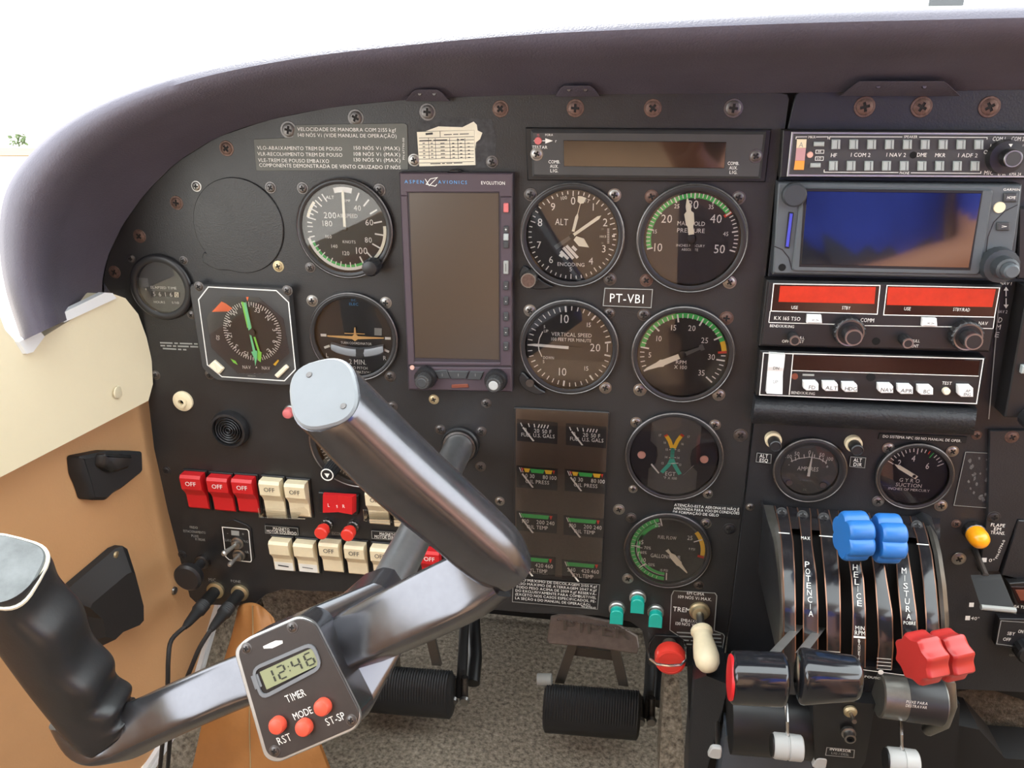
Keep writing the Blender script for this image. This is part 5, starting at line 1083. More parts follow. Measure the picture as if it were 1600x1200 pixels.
# ================================================================== CONTROL YOKE
def spt(P, t):
    i = min(int(t), len(P)-2); f = t-i; p = [P[max(0, min(len(P)-1, k))] for k in (i-1, i, i+1, i+2)]
    return .5*((2*p[1])+(p[2]-p[0])*f+(2*p[0]-5*p[1]+4*p[2]-p[3])*f*f+(3*p[1]-p[0]-3*p[2]+p[3])*f**3)
def sweep(b, pts, sizes, m, n=32, e=3.2, steps=8, mod=None, cut=None, capm=None, vdir=AD, caps=True):
    """rounded-box section swept along pts; sizes: (half width in the wheel plane, half depth)"""
    N = (len(pts)-1)*steps; P = [spt(pts, k/steps) for k in range(N+1)]; S = [spt([Vector((a, c, 0)) for a, c in sizes], k/steps) for k in range(N+1)]
    rows = []
    for k, p in enumerate(P):
        t = (P[min(k+1, N)]-P[max(k-1, 0)]).normalized(); v = (vdir-t*vdir.dot(t)).normalized(); u = v.cross(t); row = []
        for j in range(n):
            a = 2*math.pi*j/n; ca, sa = math.cos(a), math.sin(a)
            x = math.copysign(abs(ca)**(2/e), ca)*S[k].x; y = math.copysign(abs(sa)**(2/e), sa)*S[k].y
            if mod: x, y = mod(k/N, a, x, y)
            q = p+u*x+v*y
            if cut is not None and k >= N-3:
                w = [0, .25, .6, 1][k-(N-3)]; s = -(q-P[N]).dot(cut)/t.dot(cut) if k == N else -((q-p).dot(cut))/t.dot(cut)*w
                q = q+t*s
            row.append(q)
        rows.append(row)
    b.grid(rows, m, closed=True)
    if caps: b.poly(rows[0][::-1], m); b.poly(rows[-1], capm or m)
    return rows
SA = W(720, 693, 0)
yk = thing('control_yoke', 'dark metallic control yoke rolled left, on its silver shaft', 'yoke', SA)
b = MB(); b.lathe(SA, [(.0172, 0), (.0172, .004), (.0160, .0055), (.0150, .0052)], 'bezel', 40, cap=False); b.lathe(SA, [(.0150, .002), (.0150, .008), (.0132, .0085)], 'darksteel', 40, cap=False); b.build('shaft_bushing', yk)
mat('shaftmetal', (196, 198, 200), .3, metal=.95, noise=.12, nscale=30)
b = MB(); b.lathe(SA, [(.0128, .0005), (.0128, .262)], 'shaftmetal', 40); b.build('shaft', yk)
# plane of the timer plate
p0 = W(475, 1070, .300); nP = Vector((-.02, -.93, .36)).normalized()
def TP(x, y, off=0.0):
    r = ray(x, y); q = p0+nP*off; return CAM+r*((q-CAM).dot(nP)/r.dot(nP))
PLT = [(369, 1014), (387, 996), (470, 960), (494, 970), (567, 1114), (560, 1136), (437, 1189), (417, 1182)]
hubp = rnd([TP(x, y, -.0005) for x, y in PLT], .004)
b = MB(); cen = sum(hubp, Vector())/len(hubp)
back = [SA+Vector((0, -.245, 0))+(p-cen)*.62 for p in hubp]
back = [Vector((p.x, -.250, p.z)) for p in back]
mid = [p-nP*.020+(cen-p)*.0 for p in hubp]
neck = []
k = len(hubp)
for i, p in enumerate(back):
    v = Vector((p.x-SA.x, 0, p.z-SA.z)); neck.append(Vector((SA.x, -.225, SA.z))+v.normalized()*.0175)
b.grid([neck, back, mid, hubp], 'yoke', closed=True); b.poly(hubp, 'yoke'); b.poly(neck[::-1], 'yoke'); b.build('hub', yk, ang=.5)
FC = lambda x, y, d, bb: W(x, y, d)+Vector((0, bb, 0))
# left arm and grip
def bumps(f, a, x, y):
    if f > .42 and math.cos(a) < -.05:
        g = (f-.42)/.58; amp = .0030*math.sin(g*math.pi*2*4.2+.6)*min(1, g*6)*min(1, (1-g)*8); x -= .9*amp*abs(math.cos(a))**.5
    return x, y
YV = Vector((-.12, -.78, .62)).normalized()
pts = [W(470, 1040, .266), W(390, 1060, .272), W(300, 1097, .282), W(236, 1126, .284), W(184, 1147, .286), W(152, 1140, .288), W(128, 1106, .290)]
b = MB(); sweep(b, pts, [(.0150, .014), (.0150, .014), (.0148, .014), (.0150, .0145), (.0168, .016), (.0178, .0165), (.0165, .0160)], 'yoke', e=5, vdir=YV); plab(b.build('left_arm', yk, ang=.9), 'polished left arm')
pts = [W(178, 1140, .288), W(164, 1128, .289), W(138, 1095, .290), W(102, 1044, .294), W(50, 964, .300), W(4, 893, .306)]
b = MB(); rows = sweep(b, pts, [(.0165, .0165), (.0185, .0178), (.0195, .0185), (.0200, .0195), (.0208, .020), (.0205, .020)], 'yokematte', e=3.6, steps=16, mod=lambda f, a, x, y: bumps(f*.62+.38, a, x, y), vdir=YV, cut=(CAM-pts[-1]).normalized()*.6+(pts[-1]-pts[-2]).normalized()*.8)
plab(b.build('left_grip', yk, ang=.9), 'black left arm and grip with finger bumps')
cap = rows[-1]; cc_ = sum(cap, Vector())/len(cap); nn_ = ((cap[8]-cc_).cross(cap[0]-cc_)).normalized(); nn_ = nn_ if nn_.dot(CAM-cc_) > 0 else -nn_
b = MB(); b.prism([cc_+(p-cc_)*1.03 for p in cap], nn_*.0018, 'paper'); plab(b.build('cap_edge', yk), 'worn white edge of the left cap')
b = MB(); b.prism([cc_+(p-cc_)*.95+nn_*.0017 for p in cap], nn_*.002, 'capworn', .0008); plab(b.build('end_cap', yk), 'worn dark grey left end cap')
# right arm
pts = [W(470, 1040, .262), W(560, 998, .268), W(640, 960, .276), W(722, 920, .279), W(770, 893, .276)]
b = MB(); sweep(b, pts, [(.0150, .014), (.0165, .015), (.0172, .016), (.0172, .016), (.0150, .014)], 'yoke', e=6, vdir=YV); b.build('right_arm', yk, ang=.9)
# right grip
g0 = W(804, 892, .278); g1 = W(772, 864, .282); g2 = W(706, 805, .290); g3 = W(608, 718, .302); g4 = W(507, 616, .317)
ax_ = (g4-g3).normalized()
b = MB(); rows = sweep(b, [g0, g1, g2, g3, g4], [(.0115, .012), (.0165, .0168), (.0172, .0175), (.0178, .018), (.0162, .0172)], 'yoke', e=2.7, steps=10, cut=(CAM-g4).normalized()*.62+ax_*.78)
plab(b.build('right_grip', yk, ang=.9), 'glossy dark grey right grip with pale highlight')
cap = rows[-1]; cc_ = sum(cap, Vector())/len(cap); nn_ = ((cap[8]-cc_).cross(cap[0]-cc_)).normalized(); nn_ = nn_ if nn_.dot(CAM-cc_) > 0 else -nn_
b = MB(); b.prism([cc_+(p-cc_)*.97 for p in cap], nn_*.0022, 'capgrey', .001); ec = b.build('end_cap', yk); plab(ec, 'pale grey end cap of the right grip')
for f in (-.62, .62):
    b = MB(); q = cc_+(cap[6]-cc_)*f*.9+nn_*.0022 if f < 0 else cc_+(cap[22]-cc_)*-.0+(cap[8]-cc_)*f*.9*-1*-1*.9+nn_*.0022
    q = cc_+(cap[12]-cc_)*(.68 if f > 0 else 0)+(cap[26]-cc_)*(.62 if f < 0 else 0)+nn_*.0020
    b.lathe(q, [(.0016, 0), (.0014, .0006)], 'darksteel', 12, axis=nn_); b.build('cap_screw', ec)
# --- yoke timer
tm = thing('yoke_timer', 'brown timer plate with small LCD and three red buttons on the yoke hub', 'timer', TP(437, 1189))
b = MB(); b.prism(rnd([TP(x, y, 0) for x, y in PLT], .004), nP*.003, 'alu', .0006); b.build('edge_frame', tm)
b = MB(); cxy = (468, 1075); b.prism(rnd([TP(cxy[0]+(x-cxy[0])*.965, cxy[1]+(y-cxy[1])*.965, .0026) for x, y in PLT], .004), nP*.0012, 'plate', .0004); b.build('faceplate', tm)
z = ZM(340, 860, .275); TH = .0038
LQ = [(190, 668), (545, 515), (603, 665), (250, 852)]
b = MB(); outer = rnd([TP(*z(*p), TH) for p in LQ], .006); inner = rnd([TP(*z(*p), TH) for p in [(210, 680), (535, 540), (582, 652), (258, 825)]], .004)
lift = [p+nP*.001 for p in outer]; lift2 = [p+nP*.001 for p in inner]
b.grid([outer, lift, lift2, inner], 'capgrey', closed=True); b.build('window_frame', tm)
b = MB(); b.poly(inner, 'matblack'); b.build('window_backing', tm)
LC = [(240, 690), (540, 553), (583, 645), (280, 790)]
b = MB(); b.prism([TP(*z(*p), TH+.0001) for p in LC], nP*.0003, 'lcd'); lcd = b.build('lcd', tm)
b = MB(); b.prism([TP(*z(*p), TH+.0001) for p in [(190, 715), (228, 700), (255, 770), (215, 790)]], nP*.0004, 'capgrey'); b.build('window_reveal', tm)
def lp(u, v):
    a = Vector(LC[0])*(1-u)+Vector(LC[1])*u; c = Vector(LC[3])*(1-u)+Vector(LC[2])*u; q = a*(1-v)+c*v; return TP(*z(q.x, q.y), TH+.0006)
SEG = {'a': ((0, 0), (1, 0)), 'b': ((1, 0), (1, .5)), 'c': ((1, .5), (1, 1)), 'd': ((0, 1), (1, 1)), 'e': ((0, .5), (0, 1)), 'f': ((0, 0), (0, .5)), 'g': ((0, .5), (1, .5))}
b = MB()
for ch, u0 in (('1', .06), ('2', .28), ('4', .56), ('6', .80)):
    for sg in {'1': 'bc', '2': 'abged', '4': 'fgbc', '6': 'afgedc'}[ch]:
        (x0, y0), (x1, y1) = SEG[sg]; U = lambda x: u0+x*.13; V = lambda y: .16+y*.68
        A_ = (U(x0), V(y0)); B_ = (U(x1), V(y1)); w = .016; w2 = .04
        if x0 == x1: qd = [(A_[0]-w, A_[1]+.03), (A_[0]+w, A_[1]+.03), (B_[0]+w, B_[1]-.03), (B_[0]-w, B_[1]-.03)]
        else: qd = [(A_[0]+.015, A_[1]-w2), (B_[0]-.015, B_[1]-w2), (B_[0]-.015, B_[1]+w2), (A_[0]+.015, A_[1]+w2)]
        b.poly([lp(*q) for q in qd], 'lcddig')
for v in (.38, .62): b.poly([lp(.475, v-.04), lp(.495, v-.04), lp(.495, v+.04), lp(.475, v+.04)], 'lcddig')
b.build('digits', lcd, smooth=False)
def tpl(x, y):
    o = TP(x, y, TH+.0001); ex = (Vector((.93, -.37)), Vector((-.44, -.90)))
    ux = (TP(x+ex[0].x*4, y+ex[0].y*4, TH)-TP(x-ex[0].x*4, y-ex[0].y*4, TH))/8; uz = (TP(x+ex[1].x*4, y+ex[1].y*4, TH)-TP(x-ex[1].x*4, y-ex[1].y*4, TH))/8
    return o, ux, uz
b = MB()
for s_, x, y, w, h in [('TIMER', 442, 826, 32, 12), ('MODE', 483, 926, 31, 11), ('RST', 378, 1072, 22, 12), ('ST-SP', 668, 957, 31, 12)]: b.text(s_, *z(x, y), h, 0, 'white', w=w, plane=tpl)
b.poly([TP(*z(*p), TH+.0001) for p in [(258, 545), (300, 525), (330, 512), (368, 512), (370, 528), (335, 545), (310, 556), (262, 558)]], 'printwhite'); b.build('lettering', tm, smooth=False)
for x, y in [(350, 985), (500, 997), (605, 882)]:
    b = MB(); b.lathe(TP(*z(x, y), TH), [(.0048, 0), (.0048, .0035), (.0040, .0050), (.002, .0056)], 'btnred', 26, axis=nP); b.build('push_button', tm)
for x, y in [(425, 437), (165, 557), (760, 965), (325, 1140)]:
    o = bpy.data.objects.new('screw', SCM['d']); COL.objects.link(o); o.parent = tm; o.location = TP(*z(x, y), TH)-tm.location; o.rotation_euler = AD.rotation_difference(nP).to_euler(); o.scale = (.5, .5, .5)
# ================================================================== RUDDER PEDALS
def pedal(label, dx, lab2):
    t = thing('rudder_pedal', label, 'pedal', Vector((W(920+dx, 1140, -.09).x, .09, 0.0)), 'rudder pedals')
    q = lambda x, y, d: W(x+dx, y+(-12 if dx else 0)*0+lab2, d)
    a = q(850, 1106, -.075); e = q(1000, 1118, -.075); n = 74; rows = []
    for i in range(n+1):
        f = i/n; c = a*(1-f)+e*f; end = min(1, .80+min(f, 1-f)*9)
        row = []
        for j in range(28):
            th = 2*math.pi*j/28; rr = 1.0
            if math.sin(th) > -.1 and 0 < i < n: rr = 1.0-(.045 if i % 2 else 0)
            row.append(c+Vector((0, -math.cos(th)*.020*rr*end, math.sin(th)*.031*rr*end)))
        rows.append(row)
    b = MB(); b.grid(rows, 'rubber', closed=True, caps=True); b.build('foot_bar', t)
    pl = [q(861, 962, -.11), q(885, 956, -.115), q(960, 970, -.115), q(996, 992, -.11), q(999, 1010, -.10), q(995, 1020, -.098), q(930, 1010, -.098), q(858, 1004, -.098), q(855, 998, -.10)]
    b = MB(); b.prism(pl, (0, -.005, .002), 'pedal', .0012); bp = b.build('brake_plate', t)
    b = MB(); b.text('PIPER', 932+dx, 984+lab2, 15, 0, 'pedalarm', w=104, plane=lambda x, y: (q(932, 985, -.0995), (q(972, 992, -.0995)-q(932, 986, -.0995))/40, (q(932, 975, -.1025)-q(932, 985, -.0995))/10)); 
    for i in range(22): 
        for yy in (0, 1): c = q(872+i*5.2, (968 if yy == 0 else 1000)+i*.75, -.1005 if yy else -.104); b.lathe(c, [(.0012, 0), (.0008, .0014)], 'pedal', 6)
    b.build('raised_lettering', bp, smooth=False)
    for (x0, y0), (x1, y1) in (((896, 1004), (874, 1068)), ((960, 1012), (974, 1072))):
        b = MB(); A_ = q(x0, y0, -.11); B_ = q(x1, y1, -.10); u = Vector((.0055, 0, 0)); b.prism([A_-u, A_+u, B_+u, B_-u], (0, .006, 0), 'pedalarm', .001); b.build('pedal_arm', t)
    b = MB(); A_ = q(890, 1010, -.112); B_ = q(968, 1020, -.112); b.prism([A_, B_, B_+Vector((0, 0, -.012)), A_+Vector((0, 0, -.012))], (0, .005, 0), 'pedalarm'); b.build('cross_web', t)
    b = MB(); b.tube([q(840, 1062, -.085), q(862, 1062, -.085)], .007, 'printgrey', 14); b.build('pivot_bush', t)
    b = MB(); b.tube([q(1018, 1000, -.16), q(1014, 1080, -.10), q(1010, 1120, -.09)], .006, 'matblack', 12); b.build('link_rod', t)
    for x in (1000, 1018): b = MB(); b.tube([q(x, 1090, -.09), q(x, 1128, -.085)], .0042, 'darksteel', 12); b.lathe(q(x, 1126, -.08), [(.006, 0), (.005, .004)], 'steel', 14); b.build('clevis', t)
    b = MB(); b.tube([q(1030, 985, -.2), q(1034, 1060, -.13), q(1030, 1100, -.1)], .009, 'black', 12); b.build('torque_arm', t)
pedal('rudder pedal with embossed brown brake plate, in the middle of the footwell', 0, 0)
pedal('rudder pedal half hidden behind the yoke hub', -292, -32)
# ================================================================== SIDE WALL FITTINGS AND FOOTWELL
z = ZM(0, 800, 1/3); XB = XW+.001
t = thing('wall_bracket', 'black triangular bracket screwed to the tan side panel', 'bracket', WX(165, 1000, XB))
OT = [(262, 395), (275, 362), (505, 168), (538, 155), (562, 170), (622, 400), (625, 500), (598, 532), (490, 575), (440, 625), (375, 605), (350, 480)]
base = [WX(*z(*p), XB) for p in OT]; cb = sum(base, Vector())/len(base)
mid = [p+Vector((.008, 0, 0)) for p in base]; top = [wv(XB+.020, (p.y-cb.y)*.72+cb.y, (p.z-cb.z)*.66+cb.z-.008) for p in base]
b = MB(); b.grid([base, mid, top], 'rubber', closed=True); b.poly(top, 'rubber'); b.build('body', t, ang=.4)
for x, y in [(545, 200), (300, 403)]: b = MB(); b.lathe(WX(*z(x, y), XB+.0085), [(.0040, 0), (.0036, .0018), (.002, .0024)], 'brass', 18, axis=(1, 0, 0)); b.build('screw', t)
t = thing('door_latch', 'black hooked latch handle on the tan panel below the cream trim', 'latch', WX(150, 778, XB))
b = MB(); base = [WX(x, y, XB) for x, y in [(104, 712), (150, 703), (205, 704), (206, 735), (172, 762), (160, 768), (148, 780), (122, 780), (116, 760), (107, 740)]]
b.prism(rnd(base, .003), (.014, 0, 0), 'rubber', .003); b.build('body', t)
b = MB(); g_ = [WX(x, y, XB+.0142) for x, y in [(150, 708), (196, 710), (190, 730), (165, 738), (148, 728)]]; b.prism(rnd(g_, .003), (.010, 0, 0), 'black', .003); b.build('thumb_piece', t)
b = MB(); b.lathe(WX(272, 923, XW+.0005), [(.0045, 0), (.004, .0018), (.0022, .0025)], 'steel', 18, axis=(1, 0, 0)); b.build('panel_screw', wall_left)
# brown leather flap
t = thing('leather_flap', 'brown stitched leather flap hanging over the carpet by the left wall', 'flap', W(380, 1200, .02)); 
cols = 14; rws = 16; rows = []
for i in range(rws+1):
    f = i/rws; yl = 949+f*(1260-949); xl = 372-f*92+math.sin(f*9)*3; xr = 425+f*110; row = []
    for j in range(cols+1):
        g_ = j/cols; x = xl+(xr-xl)*g_; y = yl+g_*20*(1-f)-12*math.sin(g_*math.pi)*(1-f)
        row.append(W(x, y, .012+.060*f+.006*math.sin(g_*math.pi)+.0016*math.sin(f*20+g_*7)+.0012*math.sin(g_*15-f*4)))
    rows.append(row)
b = MB(); b.grid(rows, 'leather'); b.grid([[p+Vector((0, .004, 0)) for p in r] for r in rows[::-1]], 'leather'); 
edge = [r[0] for r in rows]; b.grid([edge, [p+Vector((0, .004, 0)) for p in edge]], 'leather'); edge = rows[0]; b.grid([[p+Vector((0, .004, 0)) for p in edge], edge], 'leather'); b.build('leather_sheet', t, ang=1)
b = MB(); b.tube([r[6]+Vector((0, -.0006, 0)) for r in rows], .0007, 'brass', 6); plab(b.build('seam', t), 'pale stitched seam')
# ================================================================== THROTTLE QUADRANT
z = ZM(1160, 770, .25)
DP = [(60, .0), (80, .002), (110, .014), (200, .042), (300, .062), (400, .078), (500, .091), (700, .109), (900, .118), (1050, .119), (1150, .116)]
def dq(y):
    for k in range(len(DP)-1):
        if y <= DP[k+1][0]: break
    f = (y-DP[k][0])/(DP[k+1][0]-DP[k][0]); return DP[k][1]*(1-f)+DP[k+1][1]*f
YL = [80, 105, 200, 300, 500, 700, 900, 1050]
def col(tab, y):
    ys = [105, 200, 300, 500, 700, 900, 1050]
    if y <= 105: return tab[0]+(y-105)*.25
    for k in range(6):
        if y <= ys[k+1]: f = (y-ys[k])/(ys[k+1]-ys[k]); return tab[k]*(1-f)+tab[k+1]*f
    return tab[-1]
def qp(x, y, dd=0.0): return W(*z(x, y+.076*(x-200)), dq(y)+dd)
QT = thing('throttle_quadrant', 'curved black engine control quadrant with copper edged lever slots', 'throttle quadrant', W(1330, 1060, .05))
BANDS = [([205, 225, 240, 252, 258, 255, 250], [290, 305, 320, 330, 334, 335, 335]), ([345, 358, 370, 380, 378, 378, 378], [430, 432, 437, 465, 475, 475, 475]), ([470, 482, 492, 512, 525, 527, 525], [548, 575, 592, 610, 615, 615, 612]),
         ([600, 625, 650, 680, 690, 685, 680], [670, 700, 722, 760, 772, 772, 770]), ([740, 770, 800, 828, 842, 850, 838], [800, 840, 875, 905, 940, 945, 935]), ([890, 930, 955, 968, 988, 1000, 1000], [960, 1010, 1035, 1065, 1092, 1105, 1105]), ([1050, 1085, 1105, 1130, 1145, 1150, 1150], [1130, 1160, 1185, 1212, 1230, 1240, 1240])]
ys_ = [80+970*i/26 for i in range(27)]
for L_, R_b in BANDS:
    b = MB(); A_, B_, C_, D2, E_, F_ = [], [], [], [], [], []
    for y in ys_:
        l, r = col(L_, y), col(R_b, y)
        A_.append(qp(l, y, -.008)); B_.append(qp(l, y)); C_.append(qp(l+7, y, .0004)); D2.append(qp(r-7, y, .0004)); E_.append(qp(r, y)); F_.append(qp(r, y, -.008))
    b.grid([F_, E_], 'ribedge'); b.grid([E_, D2], 'ribedge'); b.grid([D2, C_], 'rib'); b.grid([C_, B_], 'ribedge'); b.grid([B_, A_], 'ribedge'); b.build('curved_strip', QT, ang=.5)
for L_, R_b, sd in (([125, 165, 195, 222, 238, 230, 225], [200, 225, 240, 252, 258, 255, 250], 0), ([1140, 1170, 1195, 1222, 1238, 1245, 1245], [1190, 1220, 1245, 1275, 1292, 1293, 1290], 1)):
    b = MB(); A_ = [qp(col(L_, y), y) for y in ys_]; B_ = [qp(col(L_, y)*.5+col(R_b, y)*.5, y, .003) for y in ys_]; C_ = [qp(col(R_b, y), y) for y in ys_]
    b.grid([C_, B_, A_], 'rim'); o_ = A_ if sd == 0 else C_; wl = [Vector((p.x, -.0005, p.z)) for p in o_]
    b.grid([o_, wl] if sd == 0 else [wl, o_], 'panel2'); b.build('side_rim', QT, ang=.9)
b = MB(); b.grid([[qp(x, y, -.012 if y > 110 else -.002) for x in range(215, 1245, 50)] for y in ys_], 'void'); b.build('slot_shade_sheet', QT)  # near-black sheet stands in for the shade inside the slots
b = MB()
b.grid([[qp(x, y, -.0012) for x in range(215, 1241, 60)] for y in (80, 120, 170, 215)], 'rib'); plab(b.build('top_plate', QT), 'flat top plate')
for x, y in [(245, 122), (375, 130), (508, 135), (1090, 140)]:
    p = qp(x, y-.076*(x-200)*0, .0008); o = bpy.data.objects.new('screw', SCM['b']); COL.objects.link(o); o.parent = QT; o.location = p-QT.location; o.scale = (.7, 1, .7); o.rotation_euler = (-.6, 0, 0)
# legends on the strips
b = MB()
def qpl(x, y): return lambda a, c: (qp(x, y, .0008), (qp(x+8, y, .0008)-qp(x-8, y, .0008))/4, (qp(x, y-8, .0008)-qp(x, y+8, .0008))/4)
for word, xs, y0, y1 in (('POTENCIA', [405, 428], 432, 738), ('HELICE', [705, 732], 428, 650), ('MISTURA', [1010, 1040], 425, 710)):
    n = len(word); b = MB()
    for i, ch in enumerate(word): f = i/(n-1); b.text(ch, 0, 0, 9, 0, 'white', w=7.2 if ch != 'I' else 1.8, plane=qpl(xs[0]+(xs[1]-xs[0])*f, y0+(y1-y0)*f))
    b._build('strip_word', QT, smooth=False)
for s_, x, y, w, h in [('MAX', 395, 268, 14, 5), ('RICA', 985, 272, 14, 5), ('POBRE', 1045, 750, 19, 5.2), ('MIN', 735, 805, 14, 6), ('RPM', 735, 836, 16, 7), ('EMBANDEIRADA', 728, 960, 4.8, 5)]:
    b = MB()
    if len(s_) > 8:
        for i, ch in enumerate('BANDEIRA'): b.text(ch, 0, 0, 5, 0, 'white', w=3.4 if ch != 'I' else 1.2, plane=qpl(730, 885+i*20))
    else: b.text(s_, 0, 0, h, 0, 'white', w=w, plane=qpl(x, y))
    b._build('strip_word', QT, smooth=False)
def qline(x0, y0, x1, y1, w):
    n = 8; A_ = [qp(x0+(x1-x0)*i/n, y0+(y1-y0)*i/n-w, .0008) for i in range(n+1)]; B_ = [qp(x0+(x1-x0)*i/n, y0+(y1-y0)*i/n+w, .0008) for i in range(n+1)]; b = MB(); b.grid([A_, B_], 'white'); b._build('scale_line', QT, smooth=False)
qline(225, 247, 295, 247, 3); qline(480, 247, 585, 247, 3); qline(1090, 252, 1165, 252, 3); qline(695, 862, 770, 862, 6)
for i in range(4): qline(530, 965+18*i, 612, 965+18*i, 2); qline(840, 985+22*i, 930, 985+22*i, 2)
# lower apron of the quadrant
b = MB(); b.prism([qp(240, 1040, -.004), qp(1250, 1040, -.004), W(1490, 1095, .112), W(1225, 1085, .112)], (0, .05, 0), 'rib', 0); b.build('lower_apron', QT)
b = MB(); b.text('DECOLAGEM, POUSO E OP. MONOMOTOR', 1385, 1061, 4.6, .118, 'white', w=150, plane=lambda x, y: (W(1376, 1060, .1215), (W(1386, 1061.2, .1215)-W(1376, 1060, .1215))/10, AZ*.00042)); b.line([(1345, 1046), (1420, 1056)], 1.3, .1215, 'white'); b.lathe(W(1376, 1050, .121), [(.002, 0), (.002, .0006)], 'white', 10); b.build('apron_lettering', QT, smooth=False)
# levers
def lever_knob(name, label, cx, cy, d, r, w, kind, m, stem_to, cat='lever', rz=0):
    t = thing(name, label, cat, W(stem_to[0], stem_to[1], stem_to[2])); c = W(cx, cy, d); n = 72
    def rad(a):
        if kind == 'lobe': return r*(.80+.22*abs(math.cos(3*a+.5))**.7)
        return r*(1.03-.17*abs(math.sin(4*a+.5)))
    prof = [(-w/2, .90), (-w/2+.0012, .97), (-w/2+.003, 1), (w/2-.003, 1), (w/2-.0012, .97), (w/2, .88)]
    b = MB(); RZ = Matrix.Rotation(rz, 3, 'Z'); rows = [[c+RZ @ Vector((x, -math.cos(2*math.pi*i/n)*rad(2*math.pi*i/n)*s, math.sin(2*math.pi*i/n)*rad(2*math.pi*i/n)*s)) for i in range(n)] for x, s in prof]
    b.grid(rows[::-1], m, closed=True); b.poly(rows[0], m); b.poly(rows[-1][::-1], m); b.build('knob', t, ang=.7)
    b = MB(); e = W(*stem_to); u = Vector((.0022, 0, 0)); nrm = Vector((0, .35, 1)).normalized()*.005
    b.prism([e-u-nrm, e-u+nrm, c-u+nrm, c-u-nrm], u*2, 'matblack', .0005); b.build('lever_arm', t)
lever_knob('propeller_lever', 'blue lobed propeller lever on the left of the pair', 1334, 837, .100, .0180, .0185, 'lobe', 'blueknob', (1345, 905, .055), rz=R_(10))
lever_knob('propeller_lever', 'blue lobed propeller lever on the right of the pair', 1386, 841, .098, .0180, .0175, 'lobe', 'blueknob', (1380, 905, .052), rz=R_(6))
lever_knob('mixture_lever', 'red star shaped mixture knob, the nearer left one', 1441, 1027, .165, .0172, .0180, 'star', 'mixred', (1412, 985, .10), rz=R_(24))
lever_knob('mixture_lever', 'red star shaped mixture knob, the farther right one', 1481, 1023, .148, .0172, .0180, 'star', 'mixred', (1448, 980, .09), rz=R_(24))
for (xa, xb, ya, r0, r1, e0, e1, lab) in [(1141, 1229, 1059, .0165, .0165, (1254, 972, .095), (1208, 1022, .165), 'black glossy throttle handle with red ring, left of the pair'), (1246, 1342, 1057, .0172, .0132, (1288, 974, .092), (1252, 1020, .160), 'black glossy tapered throttle handle, right of the pair')]:
    t = thing('throttle_lever', lab, 'lever', W(e0[0], e0[1], e0[2])); d = .185; a = W(xa, ya-1, d); e = W(xb, ya+3, d); ln = (e-a)
    fr = [(0, .86), (.03, .96), (.08, 1), (.9, 1), (.96, .95), (.99, .85), (1, .7)] if r0 == r1 else [(0, .72), (.015, .86), (.05, .97), (.1, 1), (.3, 1), (.9, 1), (.97, .94), (1, .85)]
    b = MB(); u1 = Vector((0, -1, .0)); u2 = AZ
    rows = []
    for f, s in fr:
        R0 = (r0+(r1-r0)*max(0, f-.1)/.9)*s; row = []
        for j in range(36):
            th = 2*math.pi*j/36; ca, sa = math.cos(th), math.sin(th); row.append(a+ln*f+u1*(math.copysign(abs(ca)**.75, ca)*R0*.95)+u2*(math.copysign(abs(sa)**.75, sa)*R0*1.02))
        rows.append(row)
    b.grid(rows, 'gloss', closed=True, caps=True); b.build('handle', t, ang=.9)
    if r0 == r1:
        b = MB(); rows = [[a+ln*f+u1*(math.cos(2*math.pi*j/36)*R0)+u2*(math.sin(2*math.pi*j/36)*R0) for j in range(36)] for f, R0 in ((-.03, .0130), (-.02, .0150), (.03, .0160))]
        b.grid(rows, 'rockred', closed=True, caps=True); plab(b.build('end_ring', t), 'red end ring')
    b = MB(); A_ = W(*e0); B_ = W(*e1); u = Vector((.0035, 0, 0)); v = Vector((0, .0015, .003)); b.prism([A_-u, A_+u, B_+u, B_-u], (0, .003, -.003), 'alu', .0006); b.build('lever_arm', t)
# friction lock cylinder
t = thing('friction_lock', 'grey lever lock cylinder lettered PUXE PARA DESTRAVAR', 'lock', W(1430, 1120, .10))
a = W(1372, 1085, .125); e = W(1470, 1098, .125)
b = MB(); b.tube([a, a+(e-a)*.02, e], [.0150, .0165, .0165], 'rim', 36); b.build('barrel', t, ang=.5)
b = MB(); b.tube([a+(e-a)*.40, a+(e-a)*.98], [.0168, .0168], 'bezel', 36); b.build('label_sleeve', t)
b = MB(); b.text('PUXE PARA', 1433, 1098, 4.4, .1445, 'white', w=34); b.text('DESTRAVAR', 1432, 1104, 4.4, .1445, 'white', w=34); b.build('lettering', t, smooth=False)
b = MB(); b.tube([W(1470, 1045, .10), W(1480, 1070, .118), W(1482, 1100, .122), W(1472, 1128, .115), W(1450, 1140, .10)], [.005, .006, .006, .006, .005], 'rim', 14); b.build('end_rail', t)
